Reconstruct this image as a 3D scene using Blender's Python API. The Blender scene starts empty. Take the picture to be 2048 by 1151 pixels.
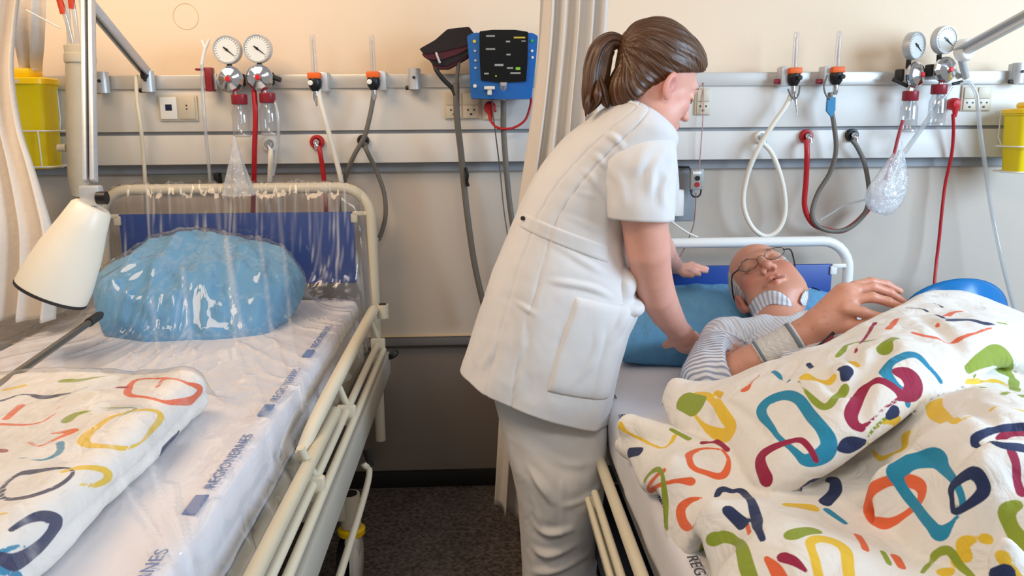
import bpy, bmesh, math, random
import numpy as np
from mathutils import Vector, Matrix, noise as mnoise
from mathutils.bvhtree import BVHTree

scene = bpy.context.scene
COL = scene.collection
random.seed(7)
rng = np.random.RandomState(11)

# ------------------------------------------------------------------ camera
CAM = np.array([0.0, -2.8, 1.33])
FPX = 1593.0
_p, _y, _r = math.radians(11.5), math.radians(-2.3), math.radians(0.45)
_f = np.array([math.sin(-_y) * math.cos(_p), math.cos(_y) * math.cos(_p), -math.sin(_p)])
_rt = np.cross(_f, [0, 0, 1]); _rt /= np.linalg.norm(_rt)
_up = np.cross(_rt, _f)
CR = _rt * math.cos(_r) - _up * math.sin(_r)
CU = _up * math.cos(_r) + _rt * math.sin(_r)
CF = _f
camd = bpy.data.cameras.new('camera')
camd.sensor_width = 36.0
camd.lens = FPX * 36.0 / 2048.0
camd.clip_start = 0.05
cam = bpy.data.objects.new('camera', camd)
COL.objects.link(cam)
m = Matrix.Identity(4)
for i in range(3):
    m[i][0] = CR[i]; m[i][1] = CU[i]; m[i][2] = -CF[i]; m[i][3] = CAM[i]
cam.matrix_world = m
scene.camera = cam

# ------------------------------------------------------------------ world, lights, exposure
scene.view_settings.view_transform = 'Standard'
scene.view_settings.look = 'None'
scene.view_settings.gamma = 1.0
scene.view_settings.use_curve_mapping = False
scene.view_settings.exposure = 0.0
w = bpy.data.worlds.new('world'); scene.world = w
w.use_nodes = True
bg = w.node_tree.nodes['Background']
bg.inputs[0].default_value = (1.0, 0.97, 0.94, 1)
bg.inputs[1].default_value = 0.35

def area(name, loc, target, size, size_y, power, col):
    l = bpy.data.lights.new(name, 'AREA'); l.shape = 'RECTANGLE'
    l.size = size; l.size_y = size_y; l.energy = power; l.color = col
    o = bpy.data.objects.new(name, l); COL.objects.link(o)
    o.location = loc
    d = Vector(target) - Vector(loc)
    o.rotation_euler = d.to_track_quat('-Z', 'Y').to_euler()
    return o
area('window_daylight', (3.3, -2.3, 1.9), (1.1, -0.3, 0.9), 1.6, 1.5, 130, (0.56, 0.77, 1.0))
area('ceiling_lamp_warm', (-1.3, -1.25, 2.55), (-0.8, -0.55, 0.9), 1.2, 0.6, 27, (1.0, 0.70, 0.43))
area('ceiling_lamp_middle', (0.4, -2.9, 2.55), (0.3, -0.6, 0.8), 1.3, 0.4, 14, (1.0, 0.92, 0.84))

# ------------------------------------------------------------------ pixel to point helpers (measuring only)
def _ray(px, py): return CF * FPX + CR * (px - 1024) + CU * (575.5 - py)
def aY(px, py, Y):
    d = _ray(px, py); return CAM + d * ((Y - CAM[1]) / d[1])
def aZ(px, py, Z):
    d = _ray(px, py); return CAM + d * ((Z - CAM[2]) / d[2])
def aX(px, py, X):
    d = _ray(px, py); return CAM + d * ((X - CAM[0]) / d[0])
def V(*a): return np.array(a, float)

# ------------------------------------------------------------------ materials
def lin(h):
    if isinstance(h, (tuple, list)): return tuple(h)[:3]
    h = h.lstrip('#'); c = [int(h[i:i + 2], 16) / 255 for i in (0, 2, 4)]
    return tuple(x / 12.92 if x <= 0.04045 else ((x + 0.055) / 1.055) ** 2.4 for x in c)
MATS = {}
def mat(name, col, rough=0.5, metal=0.0, bump=0.0, bscale=60.0, var=0.04, vscale=8.0, trans=0.0, alpha=1.0,
        emit=0.0, coat=0.0, stretch=(1, 1, 1), sheen=0.0, sss=0.0, ior=1.45, detail=3.0):
    if name in MATS: return MATS[name]
    m = bpy.data.materials.new(name); m.use_nodes = True
    nt = m.node_tree; N = nt.nodes; L = nt.links
    b = N['Principled BSDF']
    c = lin(col)
    tc = N.new('ShaderNodeTexCoord')
    mp = N.new('ShaderNodeMapping'); mp.inputs['Scale'].default_value = stretch
    L.new(tc.outputs['Object'], mp.inputs[0])
    nz = N.new('ShaderNodeTexNoise'); nz.inputs['Scale'].default_value = vscale; nz.inputs['Detail'].default_value = 4
    L.new(mp.outputs[0], nz.inputs[0])
    mx = N.new('ShaderNodeMix'); mx.data_type = 'RGBA'
    mx.inputs[6].default_value = (*[max(0, x * (1 - 2 * var)) for x in c], 1)
    mx.inputs[7].default_value = (*[min(1, x * (1 + 2 * var)) for x in c], 1)
    L.new(nz.outputs[0], mx.inputs[0])
    L.new(mx.outputs[2], b.inputs['Base Color'])
    b.inputs['Roughness'].default_value = rough
    b.inputs['Metallic'].default_value = metal
    b.inputs['Transmission Weight'].default_value = trans
    b.inputs['Alpha'].default_value = alpha
    b.inputs['IOR'].default_value = ior
    b.inputs['Coat Weight'].default_value = coat
    b.inputs['Sheen Weight'].default_value = sheen
    if sss:
        b.inputs['Subsurface Weight'].default_value = sss
        b.inputs['Subsurface Radius'].default_value = (0.012, 0.005, 0.003)
        b.inputs['Subsurface Scale'].default_value = 1.0
    if emit:
        b.inputs['Emission Color'].default_value = (*c, 1); b.inputs['Emission Strength'].default_value = emit
    if bump:
        n2 = N.new('ShaderNodeTexNoise'); n2.inputs['Scale'].default_value = bscale; n2.inputs['Detail'].default_value = detail
        L.new(mp.outputs[0], n2.inputs[0])
        bp = N.new('ShaderNodeBump'); bp.inputs['Strength'].default_value = bump; bp.inputs['Distance'].default_value = 0.01
        L.new(n2.outputs[0], bp.inputs['Height']); L.new(bp.outputs[0], b.inputs['Normal'])
    MATS[name] = m
    return m

def glassy(name, col=(1, 1, 1), gloss=0.25, haze=0.08, rough=0.08, bump=0.3, bscale=30, stretch=(1, 1, 1), fres=1.6, mask=None):
    """clear thin plastic: transparent + fresnel gloss + a little milky diffuse"""
    if name in MATS: return MATS[name]
    m = bpy.data.materials.new(name); m.use_nodes = True
    nt = m.node_tree; N = nt.nodes; L = nt.links
    N.remove(N['Principled BSDF']); out = N['Material Output']
    tr = N.new('ShaderNodeBsdfTransparent'); tr.inputs[0].default_value = (*lin(col), 1)
    gl = N.new('ShaderNodeBsdfGlossy'); gl.inputs['Roughness'].default_value = rough
    df = N.new('ShaderNodeBsdfDiffuse'); df.inputs[0].default_value = (0.9, 0.9, 0.9, 1)
    tc = N.new('ShaderNodeTexCoord'); mp = N.new('ShaderNodeMapping'); mp.inputs['Scale'].default_value = stretch
    L.new(tc.outputs['Object'], mp.inputs[0])
    nz = N.new('ShaderNodeTexNoise'); nz.inputs['Scale'].default_value = bscale; nz.inputs['Detail'].default_value = 3
    nz.inputs['Distortion'].default_value = 0.6
    L.new(mp.outputs[0], nz.inputs[0])
    bp = N.new('ShaderNodeBump'); bp.inputs['Strength'].default_value = bump; bp.inputs['Distance'].default_value = 0.02
    L.new(nz.outputs[0], bp.inputs['Height']); L.new(bp.outputs[0], gl.inputs['Normal'])
    lw = N.new('ShaderNodeLayerWeight'); L.new(bp.outputs[0], lw.inputs['Normal'])
    fr = N.new('ShaderNodeMath'); fr.operation = 'POWER'; fr.inputs[1].default_value = 3.5; L.new(lw.outputs['Facing'], fr.inputs[0])
    ad = N.new('ShaderNodeMath'); ad.operation = 'MULTIPLY_ADD'; ad.inputs[1].default_value = fres - 1.0; ad.inputs[2].default_value = gloss
    ad.use_clamp = True
    L.new(fr.outputs[0], ad.inputs[0])
    m1 = N.new('ShaderNodeMixShader'); m1.inputs[0].default_value = haze
    if mask:
        at = N.new('ShaderNodeAttribute'); at.attribute_name = mask
        mh = N.new('ShaderNodeMath'); mh.operation = 'ADD'; mh.use_clamp = True; mh.inputs[1].default_value = haze
        L.new(at.outputs['Fac'], mh.inputs[0]); L.new(mh.outputs[0], m1.inputs[0])
    L.new(tr.outputs[0], m1.inputs[1]); L.new(df.outputs[0], m1.inputs[2])
    m2 = N.new('ShaderNodeMixShader'); L.new(ad.outputs[0], m2.inputs[0])
    L.new(m1.outputs[0], m2.inputs[1]); L.new(gl.outputs[0], m2.inputs[2])
    L.new(m2.outputs[0], out.inputs[0])
    MATS[name] = m
    return m

# ------------------------------------------------------------------ mesh helpers
def spline(pts, n):
    """Catmull-Rom through rows of pts, n samples in all"""
    P = np.asarray(pts, float)
    k = len(P)
    if k == 2: 
        t = np.linspace(0, 1, n)[:, None]; return P[0] * (1 - t) + P[1] * t
    t = np.linspace(0, k - 1, n); i = np.clip(np.floor(t).astype(int), 0, k - 2); u = (t - i)[:, None]
    e = np.vstack([2 * P[0] - P[1], P, 2 * P[-1] - P[-2]])
    p0, p1, p2, p3 = e[i], e[i + 1], e[i + 2], e[i + 3]
    return 0.5 * ((2 * p1) + (-p0 + p2) * u + (2 * p0 - 5 * p1 + 4 * p2 - p3) * u ** 2 + (-p0 + 3 * p1 - 3 * p2 + p3) * u ** 3)

def frame_to(d, hint=(0, 0, 1)):
    d = np.asarray(d, float); d = d / np.linalg.norm(d)
    h = np.asarray(hint, float)
    if abs(d @ h) > 0.95 * np.linalg.norm(h): h = np.array([0, 1.0, 0]) if abs(d[1]) < 0.9 else np.array([1.0, 0, 0])
    a = np.cross(h, d); a /= np.linalg.norm(a)
    return a, np.cross(d, a), d

class MB:
    def __init__(s): s.v = []; s.f = []; s.n = 0
    def add(s, v, f):
        v = np.asarray(v, float); s.v.append(v); s.f += [tuple(int(i) + s.n for i in q) for q in f]; s.n += len(v); return s
    def box(s, c, size, bev=0.0, rot=None, seg=2):
        bm = bmesh.new(); bmesh.ops.create_cube(bm, size=1.0)
        for v in bm.verts: v.co = Vector((v.co.x * size[0], v.co.y * size[1], v.co.z * size[2]))
        if bev: bmesh.ops.bevel(bm, geom=bm.edges[:], offset=min(bev, min(size) * 0.45), segments=seg, profile=0.5, affect='EDGES')
        bm.verts.index_update()
        R = np.array(rot) if rot is not None else np.eye(3)
        v = np.array([v.co[:] for v in bm.verts]) @ R.T + np.asarray(c, float)
        f = [[q.index for q in p.verts] for p in bm.faces]; bm.free()
        return s.add(v, f)
    def tube(s, path, r, n=12, res=None, caps=True, ry=None, hint=(0, 0, 1)):
        P = np.asarray(path, float)
        R = np.full(len(P), float(r)) if np.isscalar(r) else np.asarray(r, float)
        if res:
            Q = spline(np.column_stack([P, R]), res); P = Q[:, :3]; R = Q[:, 3]
        m_ = len(P)
        T = np.gradient(P, axis=0); T /= np.linalg.norm(T, axis=1)[:, None] + 1e-12
        a, b, _ = frame_to(T[0], hint)
        vs = []
        ang = np.arange(n) * 2 * math.pi / n
        for i in range(m_):
            if i:
                a = a - T[i] * (a @ T[i]); a /= np.linalg.norm(a) + 1e-12; b = np.cross(T[i], a)
            q = 1.0 if ry is None else ry
            vs.append(P[i] + R[i] * (np.cos(ang)[:, None] * a + q * np.sin(ang)[:, None] * b))
        vs = np.concatenate(vs)
        f = []
        for i in range(m_ - 1):
            for j in range(n):
                k = (j + 1) % n
                f.append((i * n + j, i * n + k, (i + 1) * n + k, (i + 1) * n + j))
        if caps:
            f.append(tuple(range(n))[::-1]); f.append(tuple((m_ - 1) * n + j for j in range(n)))
        return s.add(vs, f)
    def cyl(s, p0, p1, r0, r1=None, n=20, caps=True):
        r1 = r0 if r1 is None else r1
        return s.tube([p0, p1], [r0, r1], n, caps=caps)
    def lathe(s, prof, c, axis=(0, 0, 1), n=28, hint=(0, 0, 1)):
        a, b, d = frame_to(axis, hint); c = np.asarray(c, float)
        ang = np.arange(n) * 2 * math.pi / n
        vs = np.concatenate([c + h * d + r * (np.cos(ang)[:, None] * a + np.sin(ang)[:, None] * b) for r, h in prof])
        f = []
        for i in range(len(prof) - 1):
            for j in range(n):
                k = (j + 1) % n; f.append((i * n + j, i * n + k, (i + 1) * n + k, (i + 1) * n + j))
        if prof[0][0] > 1e-5: f.append(tuple(range(n))[::-1])
        if prof[-1][0] > 1e-5: f.append(tuple((len(prof) - 1) * n + j for j in range(n)))
        return s.add(vs, f)
    def prism(s, poly, y0, y1):
        """poly in x,z ; extruded along y"""
        P = np.asarray(poly, float); k = len(P)
        v = np.vstack([np.column_stack([P[:, 0], np.full(k, y0), P[:, 1]]), np.column_stack([P[:, 0], np.full(k, y1), P[:, 1]])])
        f = [tuple(range(k)), tuple(range(2 * k - 1, k - 1, -1))] + [(i, i + k, (i + 1) % k + k, (i + 1) % k) for i in range(k)]
        return s.add(v, f)
    def grid(s, G, wrapu=False):
        G = np.asarray(G, float); a, b = G.shape[:2]
        f = []
        for i in range(a - 1):
            for j in range(b - (0 if wrapu else 1)):
                k = (j + 1) % b
                f.append((i * b + j, i * b + k, (i + 1) * b + k, (i + 1) * b + j))
        return s.add(G.reshape(-1, 3), f)
    def sphere(s, c, r, n=16, sc=(1, 1, 1)):
        t = np.linspace(0, math.pi, n // 2 + 1)
        prof = [(math.sin(x), -math.cos(x)) for x in t]
        q = MB().lathe(prof, (0, 0, 0), n=n); v = q.v[0] * np.array(sc) * r + np.asarray(c, float)
        return s.add(v, q.f)
    def build(s, name, material, parent=None, local=False, sharp=38, solid=0.0, origin=None):
        v = np.concatenate(s.v)
        ob_loc = np.zeros(3)
        if not local:
            if parent is not None: v = v - np.array(base_of(parent))
            elif origin is not None: ob_loc = np.asarray(origin, float); v = v - ob_loc
            else:
                ob_loc = np.array([(v[:, 0].min() + v[:, 0].max()) / 2, (v[:, 1].min() + v[:, 1].max()) / 2, v[:, 2].min()]); v = v - ob_loc
        return link_mesh(name, v, s.f, material, parent, ob_loc, sharp, solid)

def base_of(o):
    p = Vector(o.get('_b', (0, 0, 0))) if '_b' in o else Vector((0, 0, 0))
    return p
BASES = {}
def base_of(o): return BASES[o.name]

def link_mesh(name, v, f, material, parent=None, loc=(0, 0, 0), sharp=38, solid=0.0):
    me = bpy.data.meshes.new(name)
    me.from_pydata([tuple(x) for x in v], [], f)
    bm = bmesh.new(); bm.from_mesh(me)
    bmesh.ops.recalc_face_normals(bm, faces=bm.faces[:])
    th = math.radians(sharp)
    for p in bm.faces: p.smooth = True
    for e in bm.edges:
        if len(e.link_faces) == 2 and e.calc_face_angle(0) > th: e.smooth = False
    bm.to_mesh(me); bm.free()
    me.materials.append(material)
    o = bpy.data.objects.new(name, me); COL.objects.link(o)
    o.location = tuple(loc)
    if parent is not None:
        o.parent = parent; BASES[o.name] = tuple(np.array(BASES[parent.name]) + np.array(loc))
    else: BASES[o.name] = tuple(loc)
    if solid:
        md = o.modifiers.new('solid', 'SOLIDIFY'); md.thickness = solid; md.offset = 0
    return o

def fast_mesh(name, v, f, material, parent=None, loc=(0, 0, 0), attrs=None, vattrs=None):
    """quads array to smooth mesh"""
    me = bpy.data.meshes.new(name)
    v = np.asarray(v, np.float32); f = np.asarray(f, np.int32)
    if parent is not None and loc is None: loc = (0, 0, 0)
    off = np.array(BASES[parent.name]) if parent is not None else np.array(loc)
    me.vertices.add(len(v)); me.vertices.foreach_set('co', (v - off).astype(np.float32).ravel())
    me.loops.add(f.size); me.loops.foreach_set('vertex_index', f.ravel())
    me.polygons.add(len(f)); me.polygons.foreach_set('loop_start', np.arange(0, f.size, f.shape[1], dtype=np.int32))
    me.update(calc_edges=True); me.validate()
    me.polygons.foreach_set('use_smooth', np.ones(len(me.polygons), bool))
    for k, a in (attrs or {}).items():
        at = me.attributes.new(k, 'FLOAT', 'POINT'); at.data.foreach_set('value', np.asarray(a, np.float32))
    for k, a in (vattrs or {}).items():
        at = me.attributes.new(k, 'FLOAT_VECTOR', 'POINT'); at.data.foreach_set('vector', np.asarray(a, np.float32).ravel())
    me.materials.append(material)
    o = bpy.data.objects.new(name, me); COL.objects.link(o)
    if parent is not None: o.parent = parent; BASES[o.name] = BASES[parent.name]
    else: o.location = tuple(off); BASES[o.name] = tuple(off)
    return o

def tag(o, label, cat, group=None, kind=None):
    o['label'] = label
    if cat: o['category'] = cat
    if group: o['group'] = group
    if kind: o['kind'] = kind
    return o
def thing(name, label, cat, loc, group=None):
    o = bpy.data.objects.new(name, None); COL.objects.link(o)
    o.empty_display_size = 0.05; o.location = tuple(loc); BASES[o.name] = tuple(loc)
    return tag(o, label, cat, group)
def struct(o): o['kind'] = 'structure'; return o
def copy_tree(o, parent=None):
    c = o.copy(); COL.objects.link(c); c.parent = parent
    BASES[c.name] = BASES[o.name]
    for ch in list(o.children): copy_tree(ch, c)
    return c
def put(o, loc, rot=(0, 0, 0), sc=1.0, label=None):
    o.location = tuple(loc); o.rotation_euler = rot; o.scale = (sc, sc, sc)
    if label: o['label'] = label
    return o

# ------------------------------------------------------------------ implicit surfaces
class S:
    def __init__(s, M=None): s.ops = []; s.Mi = None if M is None else np.linalg.inv(M)
    def cap(s, a, b, ra, rb=None, k=0.0, sub=False): s.ops.append(('c', np.array(a, float), np.array(b, float), ra, ra if rb is None else rb, k, sub)); return s
    def chain(s, pts, k=0.0, sub=False):
        for p, q in zip(pts[:-1], pts[1:]): s.cap(p[0], q[0], p[1], q[1], k, sub)
        return s
    def ell(s, c, r, k=0.0, sub=False, R=None): s.ops.append(('e', np.array(c, float), np.array(r, float), R, None, k, sub)); return s
    def bx(s, c, h, rad=0.01, k=0.0, sub=False, R=None): s.ops.append(('b', np.array(c, float), np.array(h, float), R, rad, k, sub)); return s
    def fn(s, g, k=0.0, sub=False): s.ops.append(('f', g, None, None, None, k, sub)); return s
    def sub_s(s, o, k=0.0): s.ops.append(('s', o, None, None, None, k, False)); return s
    def loc(s, P): return P if s.Mi is None else P @ s.Mi[:3, :3].T + s.Mi[:3, 3]
    def __call__(s, P):
        P = s.loc(P); d = None
        for o in s.ops:
            t = o[0]
            if t == 'c':
                ab = o[2] - o[1]; q = P - o[1]; h = np.clip(q @ ab / (ab @ ab + 1e-12), 0, 1)
                e = np.linalg.norm(q - h[:, None] * ab, axis=1) - (o[3] + (o[4] - o[3]) * h)
            elif t == 'e':
                q = P - o[1]
                if o[3] is not None: q = q @ o[3]
                k0 = np.linalg.norm(q / o[2], axis=1); k1 = np.linalg.norm(q / (o[2] ** 2), axis=1)
                e = k0 * (k0 - 1) / (k1 + 1e-9)
            elif t == 'b':
                q = P - o[1]
                if o[3] is not None: q = q @ o[3]
                q = np.abs(q) - (o[2] - o[4])
                e = np.linalg.norm(np.maximum(q, 0), axis=1) + np.minimum(q.max(axis=1), 0) - o[4]
            else: e = o[1](P)
            k = o[5]
            if d is None: d = e; continue
            if o[6]:
                e = -e
                if k > 0: h = np.clip(0.5 - 0.5 * (d - e) / k, 0, 1); d = d * (1 - h) + e * h + k * h * (1 - h)
                else: d = np.maximum(d, e)
            else:
                if k > 0: h = np.clip(0.5 + 0.5 * (e - d) / k, 0, 1); d = d * h + e * (1 - h) - k * h * (1 - h)
                else: d = np.minimum(d, e)
        return d

def surf(f, lo, hi, h, slack=1.6):
    """surface nets on a sparse grid; returns verts, quads"""
    lo = np.array(lo, float); hi = np.array(hi, float); B = 8
    nb = np.ceil((hi - lo) / (h * B)).astype(int); n = nb * B + 1
    bi = np.stack(np.meshgrid(*[np.arange(k) for k in nb], indexing='ij'), -1).reshape(-1, 3)
    cen = lo + (bi + 0.5) * B * h
    fc = np.concatenate([f(cen[i:i + 60000]) for i in range(0, len(cen), 60000)])
    F = np.repeat(np.repeat(np.repeat(fc.reshape(nb), B, 0), B, 1), B, 2)
    G = np.empty(tuple(n), np.float32); G[:-1, :-1, :-1] = F
    G[-1] = G[-2]; G[:, -1] = G[:, -2]; G[:, :, -1] = G[:, :, -2]
    act = bi[np.abs(fc) < B * h * 0.87 * slack]
    o = np.stack(np.meshgrid(*[np.arange(B + 1)] * 3, indexing='ij'), -1).reshape(-1, 3)
    for i in range(0, len(act), 150):
        idx = (act[i:i + 150, None, :] * B + o[None]).reshape(-1, 3)
        G[idx[:, 0], idx[:, 1], idx[:, 2]] = f(lo + idx * h)
    s = G < 0
    c = s[:-1, :-1, :-1].astype(np.int8)
    for d in [(1, 0, 0), (0, 1, 0), (0, 0, 1), (1, 1, 0), (1, 0, 1), (0, 1, 1), (1, 1, 1)]:
        sl = tuple(slice(d[a], n[a] - 1 + d[a]) for a in range(3)); c = c + s[sl]
    cells = np.argwhere((c > 0) & (c < 8))
    ids = -np.ones(tuple(n - 1), np.int32); ids[cells[:, 0], cells[:, 1], cells[:, 2]] = np.arange(len(cells))
    acc = np.zeros((len(cells), 3)); cnt = np.zeros(len(cells))
    cor = [(0, 0, 0), (1, 0, 0), (0, 1, 0), (1, 1, 0), (0, 0, 1), (1, 0, 1), (0, 1, 1), (1, 1, 1)]
    for a in range(8):
        for ax in range(3):
            if cor[a][ax]: continue
            b = list(cor[a]); b[ax] = 1
            A = cells + cor[a]; Bc = cells + b
            ga = G[A[:, 0], A[:, 1], A[:, 2]]; gb = G[Bc[:, 0], Bc[:, 1], Bc[:, 2]]
            x = (ga < 0) != (gb < 0); t = np.where(x, ga / (ga - gb + 1e-20), 0)
            p = np.array(cor[a], float)[None].repeat(len(cells), 0); p[:, ax] += t
            acc[x] += p[x]; cnt[x] += 1
    v = lo + (cells + acc / cnt[:, None]) * h
    Q = []
    for ax in range(3):
        u, w_ = (ax + 1) % 3, (ax + 2) % 3
        sl0 = [slice(None)] * 3; sl1 = [slice(None)] * 3; sl0[ax] = slice(0, -1); sl1[ax] = slice(1, None)
        e = np.argwhere(s[tuple(sl0)] != s[tuple(sl1)])
        e = e[(e[:, u] > 0) & (e[:, w_] > 0) & (e[:, u] < n[u] - 1) & (e[:, w_] < n[w_] - 1)]
        ins = s[e[:, 0], e[:, 1], e[:, 2]]
        q = []
        for du, dw in ((-1, -1), (0, -1), (0, 0), (-1, 0)):
            k = e.copy(); k[:, u] += du; k[:, w_] += dw; q.append(ids[k[:, 0], k[:, 1], k[:, 2]])
        q = np.stack(q, 1); q[~ins] = q[~ins][:, ::-1]
        Q.append(q[(q >= 0).all(1)])
    return v, np.concatenate(Q)

def relax(v, q, it=2, lam=0.5):
    for _ in range(it):
        a = np.zeros_like(v); c = np.zeros(len(v))
        for i in range(4):
            j = (i + 1) % 4
            np.add.at(a, q[:, i], v[q[:, j]]); np.add.at(c, q[:, i], 1)
            np.add.at(a, q[:, j], v[q[:, i]]); np.add.at(c, q[:, j], 1)
        v = v + lam * (a / np.maximum(c, 1)[:, None] - v)
    return v

def joinq(*parts):
    vs, qs, n = [], [], 0
    for v, q in parts: vs.append(v); qs.append(q + n); n += len(v)
    return np.vstack(vs), np.vstack(qs)

def snoise(P, sc, seed=0, oct=2):
    """cheap smooth pseudo noise of numpy points"""
    r = np.random.RandomState(seed); o = np.zeros(len(P)); a = 1.0; tot = 0
    for k in range(oct):
        for j in range(5):
            d = r.normal(size=3); d /= np.linalg.norm(d); ph = r.uniform(0, 6.28)
            d2 = r.normal(size=3); d2 /= np.linalg.norm(d2)
            o += a * np.sin((P @ d) * sc * 6.28 + ph + 1.3 * np.sin((P @ d2) * sc * 4.1 + ph * 2)) / 5 * 1.6
        tot += a; a *= 0.5; sc *= 2.1
    return o / tot
def sstep(a, b, x): t = np.clip((x - a) / (b - a), 0, 1); return t * t * (3 - 2 * t)
# ------------------------------------------------------------------ materials used all over
m_peach = mat('wall_paint_peach', '#ecd6bb', 0.75, bump=0.05, bscale=90, var=0.012, vscale=2)
m_wall2 = mat('wall_paint_beige', '#c2b6a8', 0.6, bump=0.03, bscale=60, var=0.03, vscale=3)
m_wall3 = mat('wall_taupe_with_shade', '#7d7269', 0.55, bump=0.03, bscale=60, var=0.04, vscale=2.5)  # grey lower wall paint, darkened further for shade behind nurse and beds
m_panel = mat('panel_lacquer', '#d8d4cd', 0.42, var=0.01, vscale=3)
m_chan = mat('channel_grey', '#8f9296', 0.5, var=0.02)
m_black = mat('black_plastic', '#0d0d0f', 0.4, var=0.02)
m_dark = mat('dark_rubber', '#2a2826', 0.55, var=0.03)
m_alu = mat('brushed_aluminium', '#c6c8ca', 0.4, 0.45, bump=0.05, bscale=200, stretch=(1, 1, 12))
m_chrome = mat('chrome', '#d8dade', 0.10, 1.0, var=0.0)
m_white = mat('white_plastic', '#eceae4', 0.4, var=0.01)
m_cream = mat('cream_plastic', '#d9cfb8', 0.45, var=0.02)
m_sock = mat('socket_plate', '#cfc4ae', 0.4, var=0.02)
m_red = mat('red_plastic', '#b01c22', 0.35, var=0.04)
m_dred = mat('dark_red_plastic', '#8a2430', 0.3, var=0.05)
m_bred = mat('bright_red_plastic', '#d3232a', 0.35, var=0.03)
m_grey_hose = mat('grey_rubber_hose', '#6b665e', 0.5, var=0.04)
m_white_hose = mat('white_rubber_hose', '#e6e0d2', 0.4, var=0.02)
m_orange = mat('orange_label', '#e8641c', 0.5, var=0.03)
m_yellow = mat('yellow_bin_plastic', '#ecd40c', 0.35, var=0.04, vscale=5)
m_ylid = mat('yellow_lid_plastic', '#fbd00c', 0.3, var=0.02)
m_clear = glassy('clear_plastic', '#f2f4f6', 0.10, 0.06, 0.03, 0.0)
m_flow = glassy('flow_glass', '#f4f6f8', 0.03, 0.14, 0.05, 0.0)
m_lens = glassy('gauge_glass', '#ffffff', 0.02, 0.0, 0.05, 0.0, fres=1.1)
m_tube = glassy('clear_tubing', '#e8ecee', 0.12, 0.28, 0.1, 0.0)
m_milky = glassy('milky_film', '#f4f6fa', 0.08, 0.34, 0.12, 0.8, 40)
m_blue = mat('blue_device_plastic', '#1563b4', 0.35, var=0.03)
m_lit_top = mat('bumper_lit_top', '#c4ae8c', 0.5, var=0.03)

# ------------------------------------------------------------------ room shell
fm = bpy.data.materials.new('floor_vinyl'); fm.use_nodes = True
nt = fm.node_tree; N = nt.nodes; L = nt.links; b = N['Principled BSDF']
tc = N.new('ShaderNodeTexCoord'); n1 = N.new('ShaderNodeTexNoise'); n1.inputs['Scale'].default_value = 75; n1.inputs['Detail'].default_value = 6
n2 = N.new('ShaderNodeTexNoise'); n2.inputs['Scale'].default_value = 7
L.new(tc.outputs['Object'], n1.inputs[0]); L.new(tc.outputs['Object'], n2.inputs[0])
cr = N.new('ShaderNodeValToRGB'); cr.color_ramp.elements[0].color = (*lin('#352e2a'), 1); cr.color_ramp.elements[1].color = (*lin('#7c6f68'), 1)
cr.color_ramp.elements[0].position = 0.36; cr.color_ramp.elements[1].position = 0.68
mx = N.new('ShaderNodeMath'); mx.operation = 'MULTIPLY_ADD'; mx.inputs[1].default_value = 0.82
m3 = N.new('ShaderNodeMath'); m3.operation = 'MULTIPLY'; m3.inputs[1].default_value = 0.18
L.new(n2.outputs[0], m3.inputs[0]); L.new(n1.outputs[0], mx.inputs[0]); L.new(m3.outputs[0], mx.inputs[2])
L.new(mx.outputs[0], cr.inputs[0]); L.new(cr.outputs[0], b.inputs['Base Color']); b.inputs['Roughness'].default_value = 0.5

struct(MB().box((0, -1.6, -0.025), (5.6, 3.6, 0.05)).build('floor', fm))
z_mid = 0.585
struct(MB().box((0, 0.05, 1.95), (5.6, 0.1, 0.94)).build('wall_back_upper', m_peach))
struct(MB().box((0, 0.05, (1.48 + z_mid) / 2), (5.6, 0.1, 1.48 - z_mid)).build('wall_back_middle', m_wall2))
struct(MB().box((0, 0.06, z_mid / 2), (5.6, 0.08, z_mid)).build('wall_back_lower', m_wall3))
m_bumper = mat('bumper_grey', '#6d6a68', 0.5, var=0.02)
struct(MB().box((0, 0.006, z_mid - 0.014), (5.6, 0.03, 0.034), 0.003).build('trim_1', m_bumper))
struct(MB().box((0, 0.002, z_mid + 0.005), (5.6, 0.03, 0.005), 0.002).build('trim_2', m_lit_top))  # pale strip colours the bumper ledge as if its top were lit
struct(MB().box((0, 0.012, 0.031), (5.6, 0.02, 0.062), 0.002).build('baseboard_back', mat('baseboard_black', '#161412', 0.6)))
rc_ = aY(372, 33, -.0005)
ring = MB().tube([rc_ + V(.041 * math.cos(a_), 0, .041 * math.sin(a_)) for a_ in np.linspace(0, 2 * math.pi, 49)], .0011, 6, caps=False)
struct(ring.build('trim_3', mat('wall_paint_peach_ring', '#dcc09c', 0.8)))

# supply panel running along the wall
zt, zb = aY(400, 150, -.06)[2], aY(400, 178, -.06)[2]
z2, z3, zc = aY(400, 263, -.06)[2], aY(400, 270, -.06)[2], aY(400, 329, -.06)[2]
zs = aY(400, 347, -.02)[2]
sp = thing('supply_panel', 'long grey wall panel with rail carrying sockets and gas outlets behind both beds', 'wall panel', (0, 0, zs))
x0, x1 = -1.62, 2.5; xc, xl = (x0 + x1) / 2, x1 - x0
MB().box((xc, -.062, (zt + zb) / 2), (xl, .012, zt - zb), .003).build('rail', mat('rail_metal', '#cbc8c2', .3, .25, var=.01), sp)
MB().box((xc, -.042, (zt + zb) / 2), (xl, .03, .016)).build('rail_spacer', m_chan, sp)
MB().box((xc, -.03, (zb + 0.006 + z2) / 2 ), (xl, .058, zb + .006 - z2), .002).build('upper_panel', m_panel, sp)
MB().box((xc, -.03, (z3 + zc) / 2), (xl, .058, z3 - zc), .003).build('lower_panel', m_panel, sp)
MB().box((xc, -.024, (z2 + z3) / 2), (xl, .04, .02)).build('groove_strip', m_chan, sp)
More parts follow.
